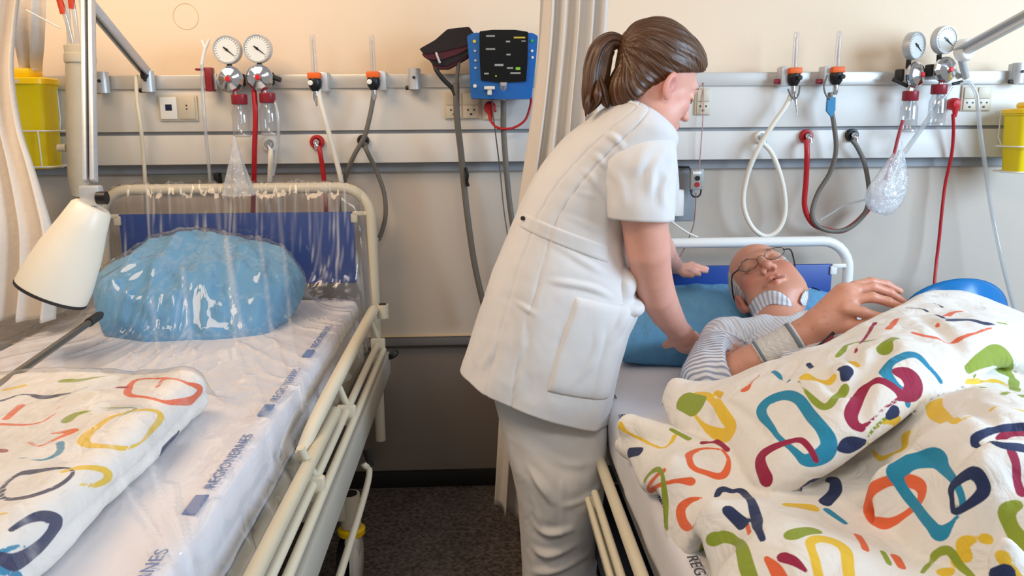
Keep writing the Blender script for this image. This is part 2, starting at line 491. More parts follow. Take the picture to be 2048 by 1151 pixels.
MB().box((xc, -.008, (zc + zs) / 2 + .006), (xl, .02, zc - zs + .012)).build('cable_channel', m_chan, sp)
PF = -.059   # front of the panel

# ------------------------------------------------------------------ rail clamps
def clamp(px, py, label, dx=0):
    p = aY(px, py, -.09)
    t = thing('rail_clamp', label, 'clamp', p + V(0, 0, -.025), 'rail clamps')
    MB().tube([p + V(0, 0, -.033), p + V(0, 0, .033)], .021, 20, ry=1.0).build('clamp_body', m_alu, t)
    MB().box(p + V(-.008, .012, 0), (.03, .024, .062), .003).build('clamp_jaw', m_alu, t)
    MB().cyl(p + V(.0, -.017, .004), p + V(.0, -.026, .004), .005).build('screw', m_dark, t)
    MB().cyl(p + V(-.03, -.0, -.028), p + V(-.012, 0, -.028), .007).build('knob', m_dark, t)
    return t
clamp(205, 165, 'grey metal rail clamp beside the silver lamp post')
clamp(296, 163, 'grey metal rail clamp at the foot of the slanting lamp arm')
clamp(829, 158, 'grey metal rail clamp left of the blood pressure cuff')
clamp(2037, 146, 'grey metal rail clamp at the far right edge of the rail')

# ------------------------------------------------------------------ wall sockets
def frame_plate(name, label, cells, x0p, y0p, x1p, y1p, cat='socket', group=None):
    a = aY(x0p, y1p, PF); c = aY(x1p, y0p, PF)
    cx, cz = (a[0] + c[0]) / 2, (a[2] + c[2]) / 2; w_, h_ = c[0] - a[0], c[2] - a[2]
    t = thing(name, label, cat, (cx, PF, a[2]), group)
    MB().box((cx, PF - .003, cz), (w_, .008, h_), .002).build('cover_frame', m_sock, t)
    n = len(cells); cw = (w_ - .008) / n
    for i, kind in enumerate(cells):
        x = a[0] + .004 + cw * (i + .5)
        if kind == 'blank':
            MB().box((x, PF - .008, cz), (cw - .005, .006, h_ - .012), .0015).build('blank_plate', m_sock, t)
            q = MB(); q.cyl((x, PF - .0105, cz + .008), (x, PF - .012, cz + .008), .0025).cyl((x, PF - .0105, cz - .003), (x, PF - .012, cz - .003), .0025)
            q.build('marks', m_dark, t)
        elif kind == 'display':
            MB().box((x, PF - .008, cz), (cw - .005, .006, h_ - .012), .0015).build('blank_plate', m_white, t)
            MB().box((x + .001, PF - .0115, cz + .002), (.021, .002, .020), .0005).build('screen', mat('navy_screen', '#1c2340', .2), t)
        else:
            MB().box((x, PF - .008, cz + h_ * .22), (cw - .005, .007, h_ * .44), .0015).build('switch', m_sock, t)
            MB().box((x, PF - .008, cz - h_ * .24), (cw - .005, .006, h_ * .46), .0015).build('outlet', m_sock, t)
            q = MB(); zz = cz - h_ * .22
            for dx in (-.010, .010): q.cyl((x + dx, PF - .0105, zz + .004), (x + dx, PF - .012, zz + .004), .003)
            q.box((x, PF - .0115, zz - .010), (.008, .002, .006), .001)
            q.build('socket_holes', m_dark, t)
    return t
frame_plate('wall_socket', 'beige double wall plate with a small dark display left of the gauges', ['display', 'blank'], 321, 190, 394, 242)
frame_plate('wall_socket', 'pair of beige wall sockets with switches below the blood pressure cuff', ['s', 's'], 889, 182, 961, 238)
sp_ = frame_plate('wall_socket', 'beige wall socket holding the red plug below the blue monitor', ['s'], 966, 184, 1004, 240)
frame_plate('wall_socket', 'beige wall socket just in front of the nurse face', ['s'], 1388, 176, 1422, 230)
frame_plate('wall_socket', 'pair of pale wall sockets right of the tilted pressure gauges', ['s', 's'], 1918, 171, 1984, 222)

# ------------------------------------------------------------------ gas outlets
def outlet(px, py, m, label, r=.026):
    p = aY(px, py, PF)
    t = thing('gas_outlet', label, 'gas outlet', p + V(0, 0, -r), 'round gas outlets')
    MB().lathe([(r, 0), (r, .012), (r * .9, .016), (r * .62, .017), (r * .55, .010), (0, .010)], p, (0, -1, 0), 28).build('collar', m, t)
    MB().lathe([(r * .42, .008), (r * .42, .03), (r * .3, .034), (0, .034)], p, (0, -1, 0), 20).build('connector', m_chrome, t)
    MB().tube([p + V(0, -.028, 0), p + V(.002, -.034, -.006), p + V(.004, -.036, -.022)], .0075, 12, res=8).build('elbow', m_chrome, t)
outlet(541, 288, m_white, 'white gas outlet under the left pressure gauges')
outlet(635, 284, m_red, 'red gas outlet on the lower panel behind the plastic wrapped bed', .024)
outlet(727, 281, m_black, 'black gas outlet where the grey hoses cross, behind the left bed', .020)
outlet(1520, 274, m_white, 'white gas outlet behind the white hose loop', .022)
outlet(1611, 272, m_red, 'red gas outlet above the patient bed', .023)
outlet(1702, 270, m_black, 'black gas outlet above the patient bed', .022)

# ------------------------------------------------------------------ hoses
def hose(name, pts, r, m, label, cat='hose', n=12, res=60, group=None):
    P = [aY(a, b_, c) for a, b_, c in pts]
    o = MB().tube(P, r, n, res=res).build(name, m, origin=P[0])
    return tag(o, label, cat, group)
Y0 = -.10
hose('gas_hose', [(541, 297, -.095), (541, 320, -.1), (540, 350, -.08), (538, 385, -.06), (536, 470, -.05)], .0085, m_white_hose, 'short white hose hanging from the white outlet behind the left bed')
hose('gas_hose', [(508, 180, -.12), (511, 230, -.13), (509, 300, -.12), (508, 365, -.08), (505, 450, -.06)], .0085, m_red, 'dark red hose hanging straight down between the two left suction jars')
hose('gas_hose', [(638, 292, -.095), (641, 310, -.1), (647, 350, -.08), (652, 420, -.06), (655, 500, -.05)], .008, m_red, 'dark red hose from the red outlet behind the left headboard')
hose('gas_hose', [(636, 174, -.115), (640, 200, -.12), (652, 245, -.12), (670, 310, -.1), (684, 372, -.08), (690, 450, -.06)], .0085, m_white_hose, 'white hose running down from the first left flow meter')
hose('gas_hose', [(748, 178, -.115), (745, 205, -.12), (738, 240, -.125), (728, 275, -.12), (706, 315, -.1), (690, 360, -.06), (682, 430, -.05)], .0078, m_grey_hose, 'grey hose from the second left flow meter crossing behind the headboard')
hose('gas_hose', [(730, 287, -.095), (733, 300, -.11), (752, 340, -.08), (768, 385, -.07), (771, 430, -.07), (762, 468, -.07), (752, 485, -.07)], .0078, m_grey_hose, 'grey hose curving right of the left headboard to a white plug')
tag(MB().tube([aY(756, 474, -.07), aY(750, 488, -.07), aY(747, 506, -.07)], [.008, .013, .01], 14).build('hose_plug', m_alu), 'pale plug at the end of the curved grey hose by the left headboard', 'plug')
hose('gas_hose', [(1583, 188, -.115), (1570, 215, -.12), (1540, 258, -.12), (1510, 310, -.11), (1492, 360, -.09), (1487, 410, -.08), (1503, 452, -.08), (1530, 472, -.08), (1556, 460, -.08), (1570, 425, -.08), (1566, 370, -.09), (1546, 310, -.1), (1524, 284, -.1)], .0085, m_white_hose, 'white hose looping from the right flow meter down to the white outlet')
hose('gas_hose', [(1613, 280, -.095), (1614, 310, -.105), (1612, 360, -.09), (1609, 410, -.08), (1620, 440, -.075), (1640, 455, -.07), (1680, 462, -.06), (1712, 445, -.06), (1742, 412, -.06)], .0092, m_red, 'dark red hose looping below the red outlet above the patient')
hose('gas_hose', [(1660, 185, -.115), (1662, 215, -.12), (1668, 250, -.12), (1672, 300, -.11), (1660, 345, -.09), (1636, 385, -.08), (1624, 425, -.085), (1634, 450, -.085), (1664, 462, -.085), (1700, 455, -.085), (1730, 425, -.08), (1738, 385, -.08), (1730, 330, -.09), (1715, 295, -.1), (1704, 280, -.1)], .0078, m_grey_hose, 'grey hose looping from the blue tag down and up to the black outlet')
hose('monitor_hose', [(912, 165, -.15), (914, 235, -.14), (922, 305, -.12), (928, 370, -.1), (936, 440, -.1), (946, 510, -.1), (958, 570, -.1), (975, 640, -.1)], .0105, m_grey_hose, 'long thick grey hose hanging left of the blue monitor', n=14)
hose('cuff_hose', [(868, 125, -.16), (874, 142, -.17), (888, 160, -.16), (904, 176, -.15), (911, 190, -.15)], .0075, m_dark, 'short dark hose from the folded cuff')
hose('cuff_hose', [(932, 95, -.15), (920, 115, -.17), (915, 145, -.16), (913, 180, -.15)], .006, m_grey_hose, 'thin grey hose curling from the left side of the blue monitor')
hose('monitor_hose', [(1006, 175, -.14), (1007, 215, -.135), (1007, 260, -.12), (1012, 330, -.11), (1018, 395, -.1), (1028, 470, -.1), (1040, 560, -.1)], .0095, m_grey_hose, 'long thick grey hose hanging from the bottom of the blue monitor', n=14)
hose('thin_cable', [(984, 190, -.135), (986, 225, -.13), (992, 275, -.11), (1000, 340, -.08), (1008, 420, -.06), (1020, 500, -.05)], .0022, m_grey_hose, 'thin grey cable between the two thick monitor hoses', 'cable')
hose('cable_strap', [(931, 335, -.115), (935, 348, -.118), (934, 362, -.115), (937, 372, -.112)], .005, m_black, 'small black clip on the grey monitor hose', 'clip', res=12)
hose('power_cable', [(979, 228, -.12), (984, 245, -.13), (998, 256, -.135), (1025, 256, -.13), (1050, 240, -.125), (1061, 210, -.12), (1062, 190, -.11)], .0042, m_red, 'red power cable looping under the blue monitor', 'cable')
hose('power_cable', [(1906, 228, -.11), (1907, 262, -.1), (1903, 310, -.08), (1891, 365, -.06), (1884, 420, -.06), (1878, 480, -.06), (1872, 530, -.07), (1868, 575, -.1)], .0055, m_red, 'red power cable hanging down to the blue chair back', 'cable')
hose('lamp_cable', [(272, 150, -.1), (274, 200, -.11), (281, 250, -.12), (287, 310, -.1), (291, 375, -.08), (292, 430, -.06)], .0062, m_cream, 'cream cable hanging from the clamp of the slanting lamp arm', 'cable')
hose('suction_tube', [(404, 128, -.12), (405, 180, -.12), (410, 250, -.12), (416, 310, -.1), (421, 375, -.08)], .0055, m_tube, 'clear tube hanging from the Y connector by the red bracket', 'tube')
hose('suction_tube', [(543, 190, -.12), (553, 215, -.14), (557, 260, -.14), (553, 310, -.12), (546, 350, -.1)], .0055, m_tube, 'clear tube bowing right of the second left suction jar', 'tube')
hose('suction_tube', [(1920, 168, -.14), (1938, 165, -.15), (1952, 185, -.15), (1956, 215, -.15), (1960, 260, -.14), (1970, 330, -.12), (1985, 430, -.12), (2006, 530, -.14), (2032, 630, -.16), (2050, 700, -.18)], .0072, m_tube, 'long clear tube hanging from the right gauge down to the bed side', 'tube')
hose('suction_tube', [(1902, 172, -.14), (1880, 205, -.14), (1855, 240, -.13), (1830, 275, -.12), (1808, 306, -.11)], .008, m_tube, 'slanting clear tube in front of the right suction jars', 'tube')
hose('suction_tube', [(1640, 440, -.09), (1665, 425, -.09), (1690, 410, -.09), (1735, 398, -.09)], .0035, m_tube, 'thin clear tube slanting inside the grey hose loop', 'tube', res=20)
hose('handset_cable', [(1407, 165, -.07), (1406, 230, -.08), (1402, 290, -.08), (1398, 340, -.07)], .0018, mat('pink_cord', '#c08f88', .5), 'thin pinkish cable above the call handset', 'cable')
hose('handset_cable', [(1392, 385, -.06), (1391, 410, -.06), (1388, 445, -.07), (1380, 470, -.1), (1368, 498, -.14), (1355, 520, -.2)], .002, mat('brown_cord', '#8a5f58', .5), 'thin brown cable running from the call handset to the bed', 'cable')
hose('support_wire', [(1340, 440, -.12), (1360, 455, -.12), (1378, 466, -.12), (1396, 474, -.12)], .003, m_white, 'thin white wire slanting above the right headboard', 'wire', res=16)

# Y connector
t = thing('tube_connector', 'white Y shaped tube connector above the red bracket', 'tube connector', aY(404, 130, -.12))
MB().tube([aY(403, 130, -.12), aY(407, 110, -.12), aY(410, 98, -.12)], .0055, 10, res=8).build('stem', m_white, t)
for q in ((403, 80), (418, 78)): MB().tube([aY(410, 98, -.12), aY(410 + (q[0] - 410) * .6, 88, -.12), aY(*q, -.12)], [.005, .0045, .004], 10).build('branch', m_white, t)
# red bracket
t = thing('tube_bracket', 'dark red tube bracket left of the left pressure gauges', 'bracket', aY(418, 180, -.1))
MB().box(aY(420, 159, -.1), (.024, .035, .075), .003).build('bracket_body', m_dred, t)
MB().box(aY(407, 139, -.1), (.045, .03, .007), .002).build('bracket_arm', m_dred, t)
MB().box(aY(432, 163, -.085), (.014, .03, .05), .003).build('bracket_clamp', m_alu, t)

# ------------------------------------------------------------------ suction regulators with gauges
m_face = mat('gauge_face', '#eceeea', .35, var=0.0)
def regulator(p, label, yaw=0, roll=0, jar_d=(.012, 0, -.115), knob_d=(0, 0, 0), needle=-40, gr=.0445, gd=(-.002, -.01, .082), knob_tilt=0):
    """p = middle of the knob"""
    t = thing('suction_regulator', label, 'regulator', (0, 0, 0), 'suction regulators')
    Rz = lambda v: v
    # knob : faceted chrome disc
    q = MB(); n = 14
    q.lathe([(.040, .0), (.0425, .006), (.0425, .014), (.034, .022), (.014, .030), (.010, .034), (0, .034)], (0, 0, 0), (0, -1, 0), n)
    q.build('knob', m_chrome, t, local=True, sharp=10)
    MB().lathe([(.0085, .033), (.0085, .037), (.006, .039), (0, .039)], (0, 0, 0), (0, -1, 0), 16).build('button', m_bred, t, local=True)
    MB().box((0, .022, -.004), (.05, .05, .05), .008).build('valve_body', m_alu, t, local=True)
    MB().box((.0, .03, 0), (.072, .03, .04), .006).build('rail_mount', m_dark, t, local=True)
    MB().tube([(0, .02, .01), (gd[0], .012, .05)], .008, 12).build('stem', m_dark, t, local=True)
    g = np.array(gd) + V(0, .012, .0)
    # gauge
    c = MB().lathe([(gr * .9, -.022), (gr, -.018), (gr, .004), (gr * .97, .008), (gr * .90, .008), (gr * .88, .004), (0, .004)], g, (0, -1, 0), 36)
    gg = c.build('gauge_case', m_alu, t, local=True)
    f = MB().lathe([(gr * .87, .0035), (gr * .87, .0050), (0, .0050)], g, (0, -1, 0), 32).build('gauge_dial', m_face, gg, local=True)
    q = MB()
    for k in range(22):
        a = math.radians(-135 + k * 270 / 21); r0, r1 = gr * .72, gr * .82
        d = V(math.sin(a), 0, math.cos(a))
        q.tube([g + d * r0 + V(0, -.0056, 0), g + d * r1 + V(0, -.0056, 0)], .0006, 4)
    q.build('dial_marks', m_dark, gg, local=True)
    a = math.radians(needle); d = V(math.sin(a), 0, math.cos(a))
    MB().tube([g - d * .012 + V(0, -.0065, 0), g + V(0, -.0065, 0), g + d * gr * .7 + V(0, -.0065, 0)], [.0024, .0026, .0007], 6).lathe([(.004, .005), (.004, .0085), (0, .0085)], g, (0, -1, 0), 12).build('needle', m_black, gg, local=True)
    MB().lathe([(gr * .86, .0085), (gr * .84, .0095), (0, .0105)], g, (0, -1, 0), 28).build('glass', m_lens, gg, local=True)
    # neck + red cap + jar
    jx, jy, jz = jar_d
    MB().tube([(0, .0, -.03), (jx * .7, .0, -.05), (jx, 0, jz + .05)], .008, 12).build('neck', m_chrome, t, local=True)
    j0 = V(jx, jy, jz)
    cap = MB().lathe([(.0, .054), (.023, .054), (.0255, .051), (.0255, .024), (.024, .022), (0, .022)], j0, n=28).build('jar_cap', m_dred, t, local=True)
    jar = MB().lathe([(.020, .022), (.022, .012), (.0275, .000), (.0275, -.068), (.024, -.075), (0, -.075)], j0, n=28).build('jar', m_clear, t, local=True)
    MB().lathe([(.0284, -.073), (.0284, -.078), (.023, -.081), (0, -.081)], j0, n=24).build('jar_base', m_tube, jar, local=True)
    MB().lathe([(.007, .024), (.007, -.03), (.009, -.04), (.0, -.042)], j0, n=14).build('jar_float', m_tube, jar, local=True)
    put(t, p, (math.radians(knob_tilt), roll, yaw))
    return t
S1 = aY(462, 159, -.13); S2 = aY(521, 156, -.13)
regulator(S1, 'chrome suction regulator with gauge, left of the pair over the left bed', jar_d=(.022, 0, -.10), needle=130, gd=(-.006, -.01, .092))
regulator(S2, 'chrome suction regulator with gauge, right of the pair over the left bed', jar_d=(.018, 0, -.10), needle=128, gd=(-.004, -.01, .091))
R1 = aY(1826, 150, -.13); R2 = aY(1886, 140, -.13)
regulator(R1, 'chrome suction regulator with gauge turned aside, nearer the hanging bag', yaw=math.radians(28), roll=0, jar_d=(-.004, 0, -.105), needle=125, gd=(-.012, -.02, .092), gr=.0445)
regulator(R2, 'chrome suction regulator with gauge, beside the right lamp arm joint', yaw=math.radians(14), roll=0, jar_d=(-.008, 0, -.100), needle=125, gd=(-.010, -.02, .095), gr=.0445)
hose('drip_lever', [(1905, 168, -.14), (1925, 163, -.14)], .005, m_black, 'small black lever beside the right gauge knob', 'lever', res=4)
hose('drip_lever', [(1785, 158, -.12), (1800, 165, -.13), (1815, 172, -.13)], .006, m_dark, 'small dark lever left of the turned gauge knob', 'lever', res=6)
hose('mount_bar', [(548, 155, -.12), (562, 160, -.12)], .008, m_dark, 'short dark mount bar right of the left gauge knobs', 'mount', res=4)

# ------------------------------------------------------------------ flow meters
def flowmeter(px, py, label, h=.13, side=1, spring=False):
    p = aY(px, py, -.12)
    t = thing('flow_meter', label, 'flow meter', p, 'oxygen flow meters')
    MB().lathe([(.0, -.03), (.012, -.03), (.020, -.016), (.022, .0), (.019, .010), (.0, .010)], p, n=20).build('valve', m_black, t)
    MB().box(p + V(0, -.002, .018), (.042, .034, .02), .004).build('label_band', m_orange, t)
    MB().box(p + V(side * .026, .028, 0), (.028, .052, .062), .004).build('clamp', m_alu, t)
    MB().lathe([(0.0, .02), (.0095, .02), (.009, h), (.007, h + .006), (0, h + .006)], p + V(0, 0, .01), n=18).build('glass_tube', m_flow, t)
    MB().lathe([(0.0, .02), (.0022, .02), (.002, h - .01), (0, h - .01)], p + V(0, 0, .01), n=10).build('scale_rod', mat('flow_scale', '#c9a794', .4) , t)
    MB().lathe([(.0, -.028), (.008, -.028), (.009, -.05), (.006, -.062), (.0, -.062)], p, n=14).build('nozzle', m_chrome, t)
    MB().lathe([(.008, 0), (.008, .008), (0, .010)], p + V(-side * .010, -.022, -.005), (0, -1, 0), 14).build('knob', m_white if side > 0 else m_dark, t)
    return t
flowmeter(630, 163, 'flow meter with orange band above the white hose, over the left bed')
flowmeter(747, 161, 'flow meter with orange band and grey hose, over the left bed', h=.125)
flowmeter(1588, 153, 'flow meter with orange band at the top of the white hose loop', h=.125, side=-1)
flowmeter(1673, 151, 'flow meter with orange band above the blue tag', h=.125, side=-1)
for px in (1563, 1647):
    t = thing('rail_clamp', 'small dark red and grey rail clamp left of the ' + ('white looped hose' if px == 1563 else 'blue tagged hose') + ' flow meter', 'clamp', aY(px, 165, -.1), 'rail clamps')
    MB().box(aY(px, 150, -.085), (.014, .03, .055), .003).build('clamp_body', m_alu, t)
    MB().cyl(aY(px - 14, 163, -.1), aY(px + 3, 163, -.1), .0085).build('knob', m_dred, t)
p = aY(1661, 213, -.13)
t = thing('hose_tag', 'blue plastic tag on the grey hose under the flow meter', 'tag', p)
MB().prism([(p[0] - .014, p[2] + .03), (p[0] + .012, p[2] + .03), (p[0] + .014, p[2] - .012), (p[0] + .004, p[2] - .034), (p[0] - .014, p[2] - .014)], p[1] - .008, p[1] + .004).build('tag_body', mat('tag_blue', '#1579a6', .4), t)
hose('hose_wire', [(1576, 178, -.13), (1582, 192, -.14), (1590, 198, -.14), (1597, 188, -.13), (1600, 172, -.13)], .0028, m_grey_hose, 'thin wire hook under the flow meter of the white hose loop', 'wire', res=20)
hose('hose_wire', [(1655, 150, -.13), (1648, 172, -.14), (1652, 190, -.14), (1660, 198, -.14)], .0028, m_grey_hose, 'thin wire hook beside the flow meter with the blue tag', 'wire', res=20)
hose('drip_spout', [(1590, 190, -.13), (1592, 210, -.13), (1595, 232, -.13)], [.006, .004, .001], m_chrome, 'small pointed spout hanging under the flow meter with the white hose', 'spout', res=8)
hose('drip_spout', [(630, 186, -.12), (632, 200, -.12), (634, 212, -.12)], [.006, .004, .003], m_chrome, 'small spout hanging under the first left flow meter', 'spout', res=8)

# conical plastic wrap at left
a = aY(468, 272, -.16)
G = []
for i in range(14):
    t_ = i / 13; ring_ = []
    for j in range(40):
        th = j * 2 * math.pi / 40; r = .004 + .048 * t_ ** 1.1 * (1 + .18 * math.sin(th * 7) * t_)
        ring_.append(a + V(math.cos(th) * r, math.sin(th) * r * .6, -.19 * t_))
    G.append(ring_)
tag(MB().grid(G, True).build('plastic_sleeve', m_milky, origin=a), 'clear plastic sleeve hanging like a cone below the left suction jar', 'plastic sleeve')

# hanging bag at right
a = aY(1800, 285, -.15)
prof = [(0, .008), (.03, .016), (.06, .028), (.10, .048), (.135, .063), (.17, .067), (.205, .058), (.228, .042), (.238, .022)]
G = []
for i, (d, r) in enumerate(prof):
    c = a + V(-.035 * sstep(0, .2, d), 0, -d)
    G.append([c + V(math.cos(th) * r * (1 + .07 * math.sin(5 * th + i)), math.sin(th) * r * .42 * (1 + .1 * math.sin(3 * th - i)), 0.006 * math.sin(2 * th + i)) for th in np.arange(36) * 2 * math.pi / 36])
G = np.array(G); G = np.stack([spline(G[:, j], 40) for j in range(36)], 1)
t = thing('plastic_bag', 'clear plastic bag with a red striped tube hanging below the right gauges', 'plastic bag', a)
MB().grid(G, True).build('bag_film', m_milky, t)
MB().tube([aY(1806, 240, -.15), aY(1796, 275, -.15), aY(1786, 315, -.15), aY(1770, 360, -.15)], .0055, 10, res=16).build('suction_catheter', mat('catheter_red', '#a0303a', .4), t)
MB().tube([aY(1800, 300, -.15), aY(1790, 340, -.145), aY(1768, 385, -.15), aY(1790, 392, -.155), aY(1808, 385, -.15)], .006, 10, res=26).build('coiled_tube', m_white, t)

# ------------------------------------------------------------------ call handset, wall box
p = aY(1393, 358, -.05)
t = thing('call_handset', 'grey nurse call handset with a dark and a red button', 'handset', aY(1393, 385, -.05))
MB().box(p, (.046, .022, .072), .005).build('handset_body', mat('handset_grey', '#9c9c96', .4), t)
MB().box(p + V(-.002, -.0115, .022), (.030, .003, .010), .001).build('label_strip', m_white, t)
MB().cyl(p + V(0, -.011, .004), p + V(0, -.014, .004), .0085).build('button', m_black, t)
MB().cyl(p + V(0, -.011, -.018), p + V(0, -.014, -.018), .0085).build('button', m_red, t)
MB().tube([p + V(-.02, 0, -.036), p + V(-.014, 0, -.055), p + V(0, 0, -.062), p + V(.014, 0, -.055), p + V(.018, 0, -.036)], .003, 8, res=16).build('hook_ring', m_dark, t)
a0, a1 = aY(1340, 333, -.03), aY(1383, 385, -.03)
t = thing('wall_bracket', 'black angled bracket left of the call handset', 'bracket', a1)
MB().tube([a0, aY(1378, 334, -.03), aY(1381, 340, -.03), a1], [.004] * 4, 8).build('bracket_bar', m_black, t)
p = aY(1345, 405, -.02)
t = thing('wall_box', 'small white box on the wall behind the nurse sleeve', 'wall box', p + V(0, 0, -.05))
MB().box(p, (.075, .035, .095), .006).build('box_body', m_white, t)
MB().box(aY(1350, 372, -.03), (.012, .02, .02), .003).build('box_lamp', m_bred, t)
p = aY(1345, 385, .0)
tag(MB().box(p, (.16, .012, .2), .003).build('mounting_plate', m_chan), 'grey mounting plate behind the white wall box', 'plate')
tag(MB().box(aY(380, 364, -.004), (.27, .02, .075), .004).build('wall_duct', mat('duct_grey_green', '#7f8078', .5)), 'grey duct on the wall just above the left headboard', 'duct')
tag(MB().box(aY(436, 360, -.03), (.018, .04, .05), .004).build('duct_clip', m_black), 'small black clip on the grey duct above the left headboard', 'clip')

# red plugs
for (px, py, lab) in ((980, 215, 'red plug in the socket below the blue monitor'), (1907, 208, 'red plug in the socket right of the suction jars')):
    p = aY(px, py, -.085)
    t = thing('power_plug', lab, 'plug', p)
    MB().lathe([(0, -.014), (.019, -.014), (.021, -.006), (.020, .012), (.012, .022), (0, .024)], p + V(0, .0, 0), (0, -1, 0), 24).build('plug_body', m_bred, t)
    MB().tube([p + V(0, -.012, -.008), p + V(.001, -.012, -.024), p + V(.001, -.014, -.044)], [.012, .009, .005], 12).build('cord_grip', m_bred, t)

# ------------------------------------------------------------------ blood pressure monitor and cuff
c = aY(1006, 128, -.16)
A = lambda px, py: (aY(px, py, -.19)[0], aY(px, py, -.19)[2])
t = thing('patient_monitor', 'blue patient monitor with black display hung on the wall rail', 'monitor', (c[0], -.19, A(1000, 195)[1]))
def rpoly(P, r=.006, n=4):
    P = [np.array(p, float) for p in P]; out = []
    for i, p in enumerate(P):
        a, b_ = P[i - 1], P[(i + 1) % len(P)]
        u = (a - p) / np.linalg.norm(a - p); v = (b_ - p) / np.linalg.norm(b_ - p)
        s_, e_ = p + u * r, p + v * r
        for k in range(n + 1):
            q = k / n; out.append((1 - q) ** 2 * s_ + 2 * q * (1 - q) * p + q * q * e_)
    return out
shell = rpoly([A(934, 72), A(945, 66), A(1005, 62), A(1066, 66), A(1076, 72), A(1072, 120), A(1063, 197), A(1000, 198), A(942, 196), A(938, 120)], .005)
MB().prism(shell, -.19, -.09).build('monitor_case', m_blue, t, sharp=30)
scr = rpoly([A(959, 63), A(985, 60), A(1030, 60), A(1056, 64), A(1055, 120), A(1052, 163), A(1006, 165), A(962, 161), A(959, 110)], .004)
MB().prism(scr, -.197, -.188).build('display', mat('display_black', '#050507', .18), t)
MB().box((aY(1002, 126, -.1)[0], -.075, aY(1002, 126, -.1)[2]), (.05, .05, .06), .004).build('rail_mount', m_dark, t)
m_txt = mat('display_text', '#9aa0a2', .4); m_txg = mat('display_green', '#7fc832', .4); m_bty = mat('button_yellow', '#d8cf2e', .4)
m_txy = mat('display_yellow', '#c9b53a', .4)
for (x, y, w_, h_, mm_) in ((981, 72, 17, 3, m_txt), (1039, 75, 22, 3, m_txy), (1047, 82, 8, 2, m_txt), (1016, 83, 8, 3, m_txt), (981, 98, 18, 3, m_txt), (1017, 109, 8, 3, m_txt), (998, 130, 17, 4, m_txt), (1020, 136, 12, 3, m_txt), (1036, 137, 9, 5, m_txg), (973, 147, 9, 3, m_txt), (1031, 146, 20, 3, m_txt), (992, 152, 3, 3, m_txg)):
    p = aY(x, y, -.198); k = 1 / 615.
    MB().box(p, (w_ * k, .0015, h_ * k), .0).build('display_line', mm_, t)
for (x, y, mm_, r) in ((949, 83, m_bty, .0055), (950, 102, m_alu, .0042), (951, 121, m_alu, .0042), (951, 136, m_alu, .0042), (950, 172, m_white, .006), (1064, 82, mat('button_green', '#2fae4a', .4), .005), (1064, 102, m_white, .0042), (1065, 115, m_white, .0042)):
    p = aY(x, y, -.190)
    MB().lathe([(r, 0), (r, .003), (r * .7, .0045), (0, .0045)], p, (0, -1, 0), 14).build('button', mm_, t)
p = aY(979, 180, -.19)
MB().box(p + V(0, -.012, .006), (.034, .026, .010), .002).box(p + V(0, -.010, -.004), (.014, .02, .024), .003).build('connector', m_white, t)
p = aY(1007, 176, -.19)
MB().cyl(p + V(0, -.010, .014), p + V(0, .04, -.03), .0105).build('connector', m_alu, t)
# cuff : folded dark fabric
m_cuff = mat('cuff_fabric', '#1e1518', .75, bump=.3, bscale=120, var=.15)
m_cuff2 = mat('cuff_maroon', '#4a1420', .7, bump=.3, bscale=120, var=.1)
t = thing('pressure_cuff', 'folded dark maroon blood pressure cuff left of the blue monitor', 'cuff', aY(890, 130, -.14))
for k, (pts, mm_, th) in enumerate((
    ([(838, 98), (870, 80), (895, 58), (938, 53), (952, 72), (930, 92), (885, 102), (850, 108)], m_cuff, .11),
    ([(842, 108), (870, 98), (905, 92), (945, 76), (946, 92), (915, 108), (880, 120), (858, 118)], m_cuff2, .10),
    ([(856, 118), (880, 112), (915, 102), (948, 88), (944, 104), (918, 120), (890, 132), (868, 130)], m_cuff, .09),
    ([(862, 128), (890, 122), (918, 112), (940, 100), (938, 112), (914, 126), (896, 136), (872, 136)], m_cuff2, .08))):
    poly = rpoly([A(*q) for q in pts], .006, 3)
    MB().prism(poly, -.14 - th * .45, -.14 + th * .45).build('cuff_layer', mm_, t, sharp=50)
MB().tube([aY(872, 104, -.185), aY(876, 116, -.19), aY(880, 126, -.19)], .004, 8).build('cuff_tube', m_alu, t)

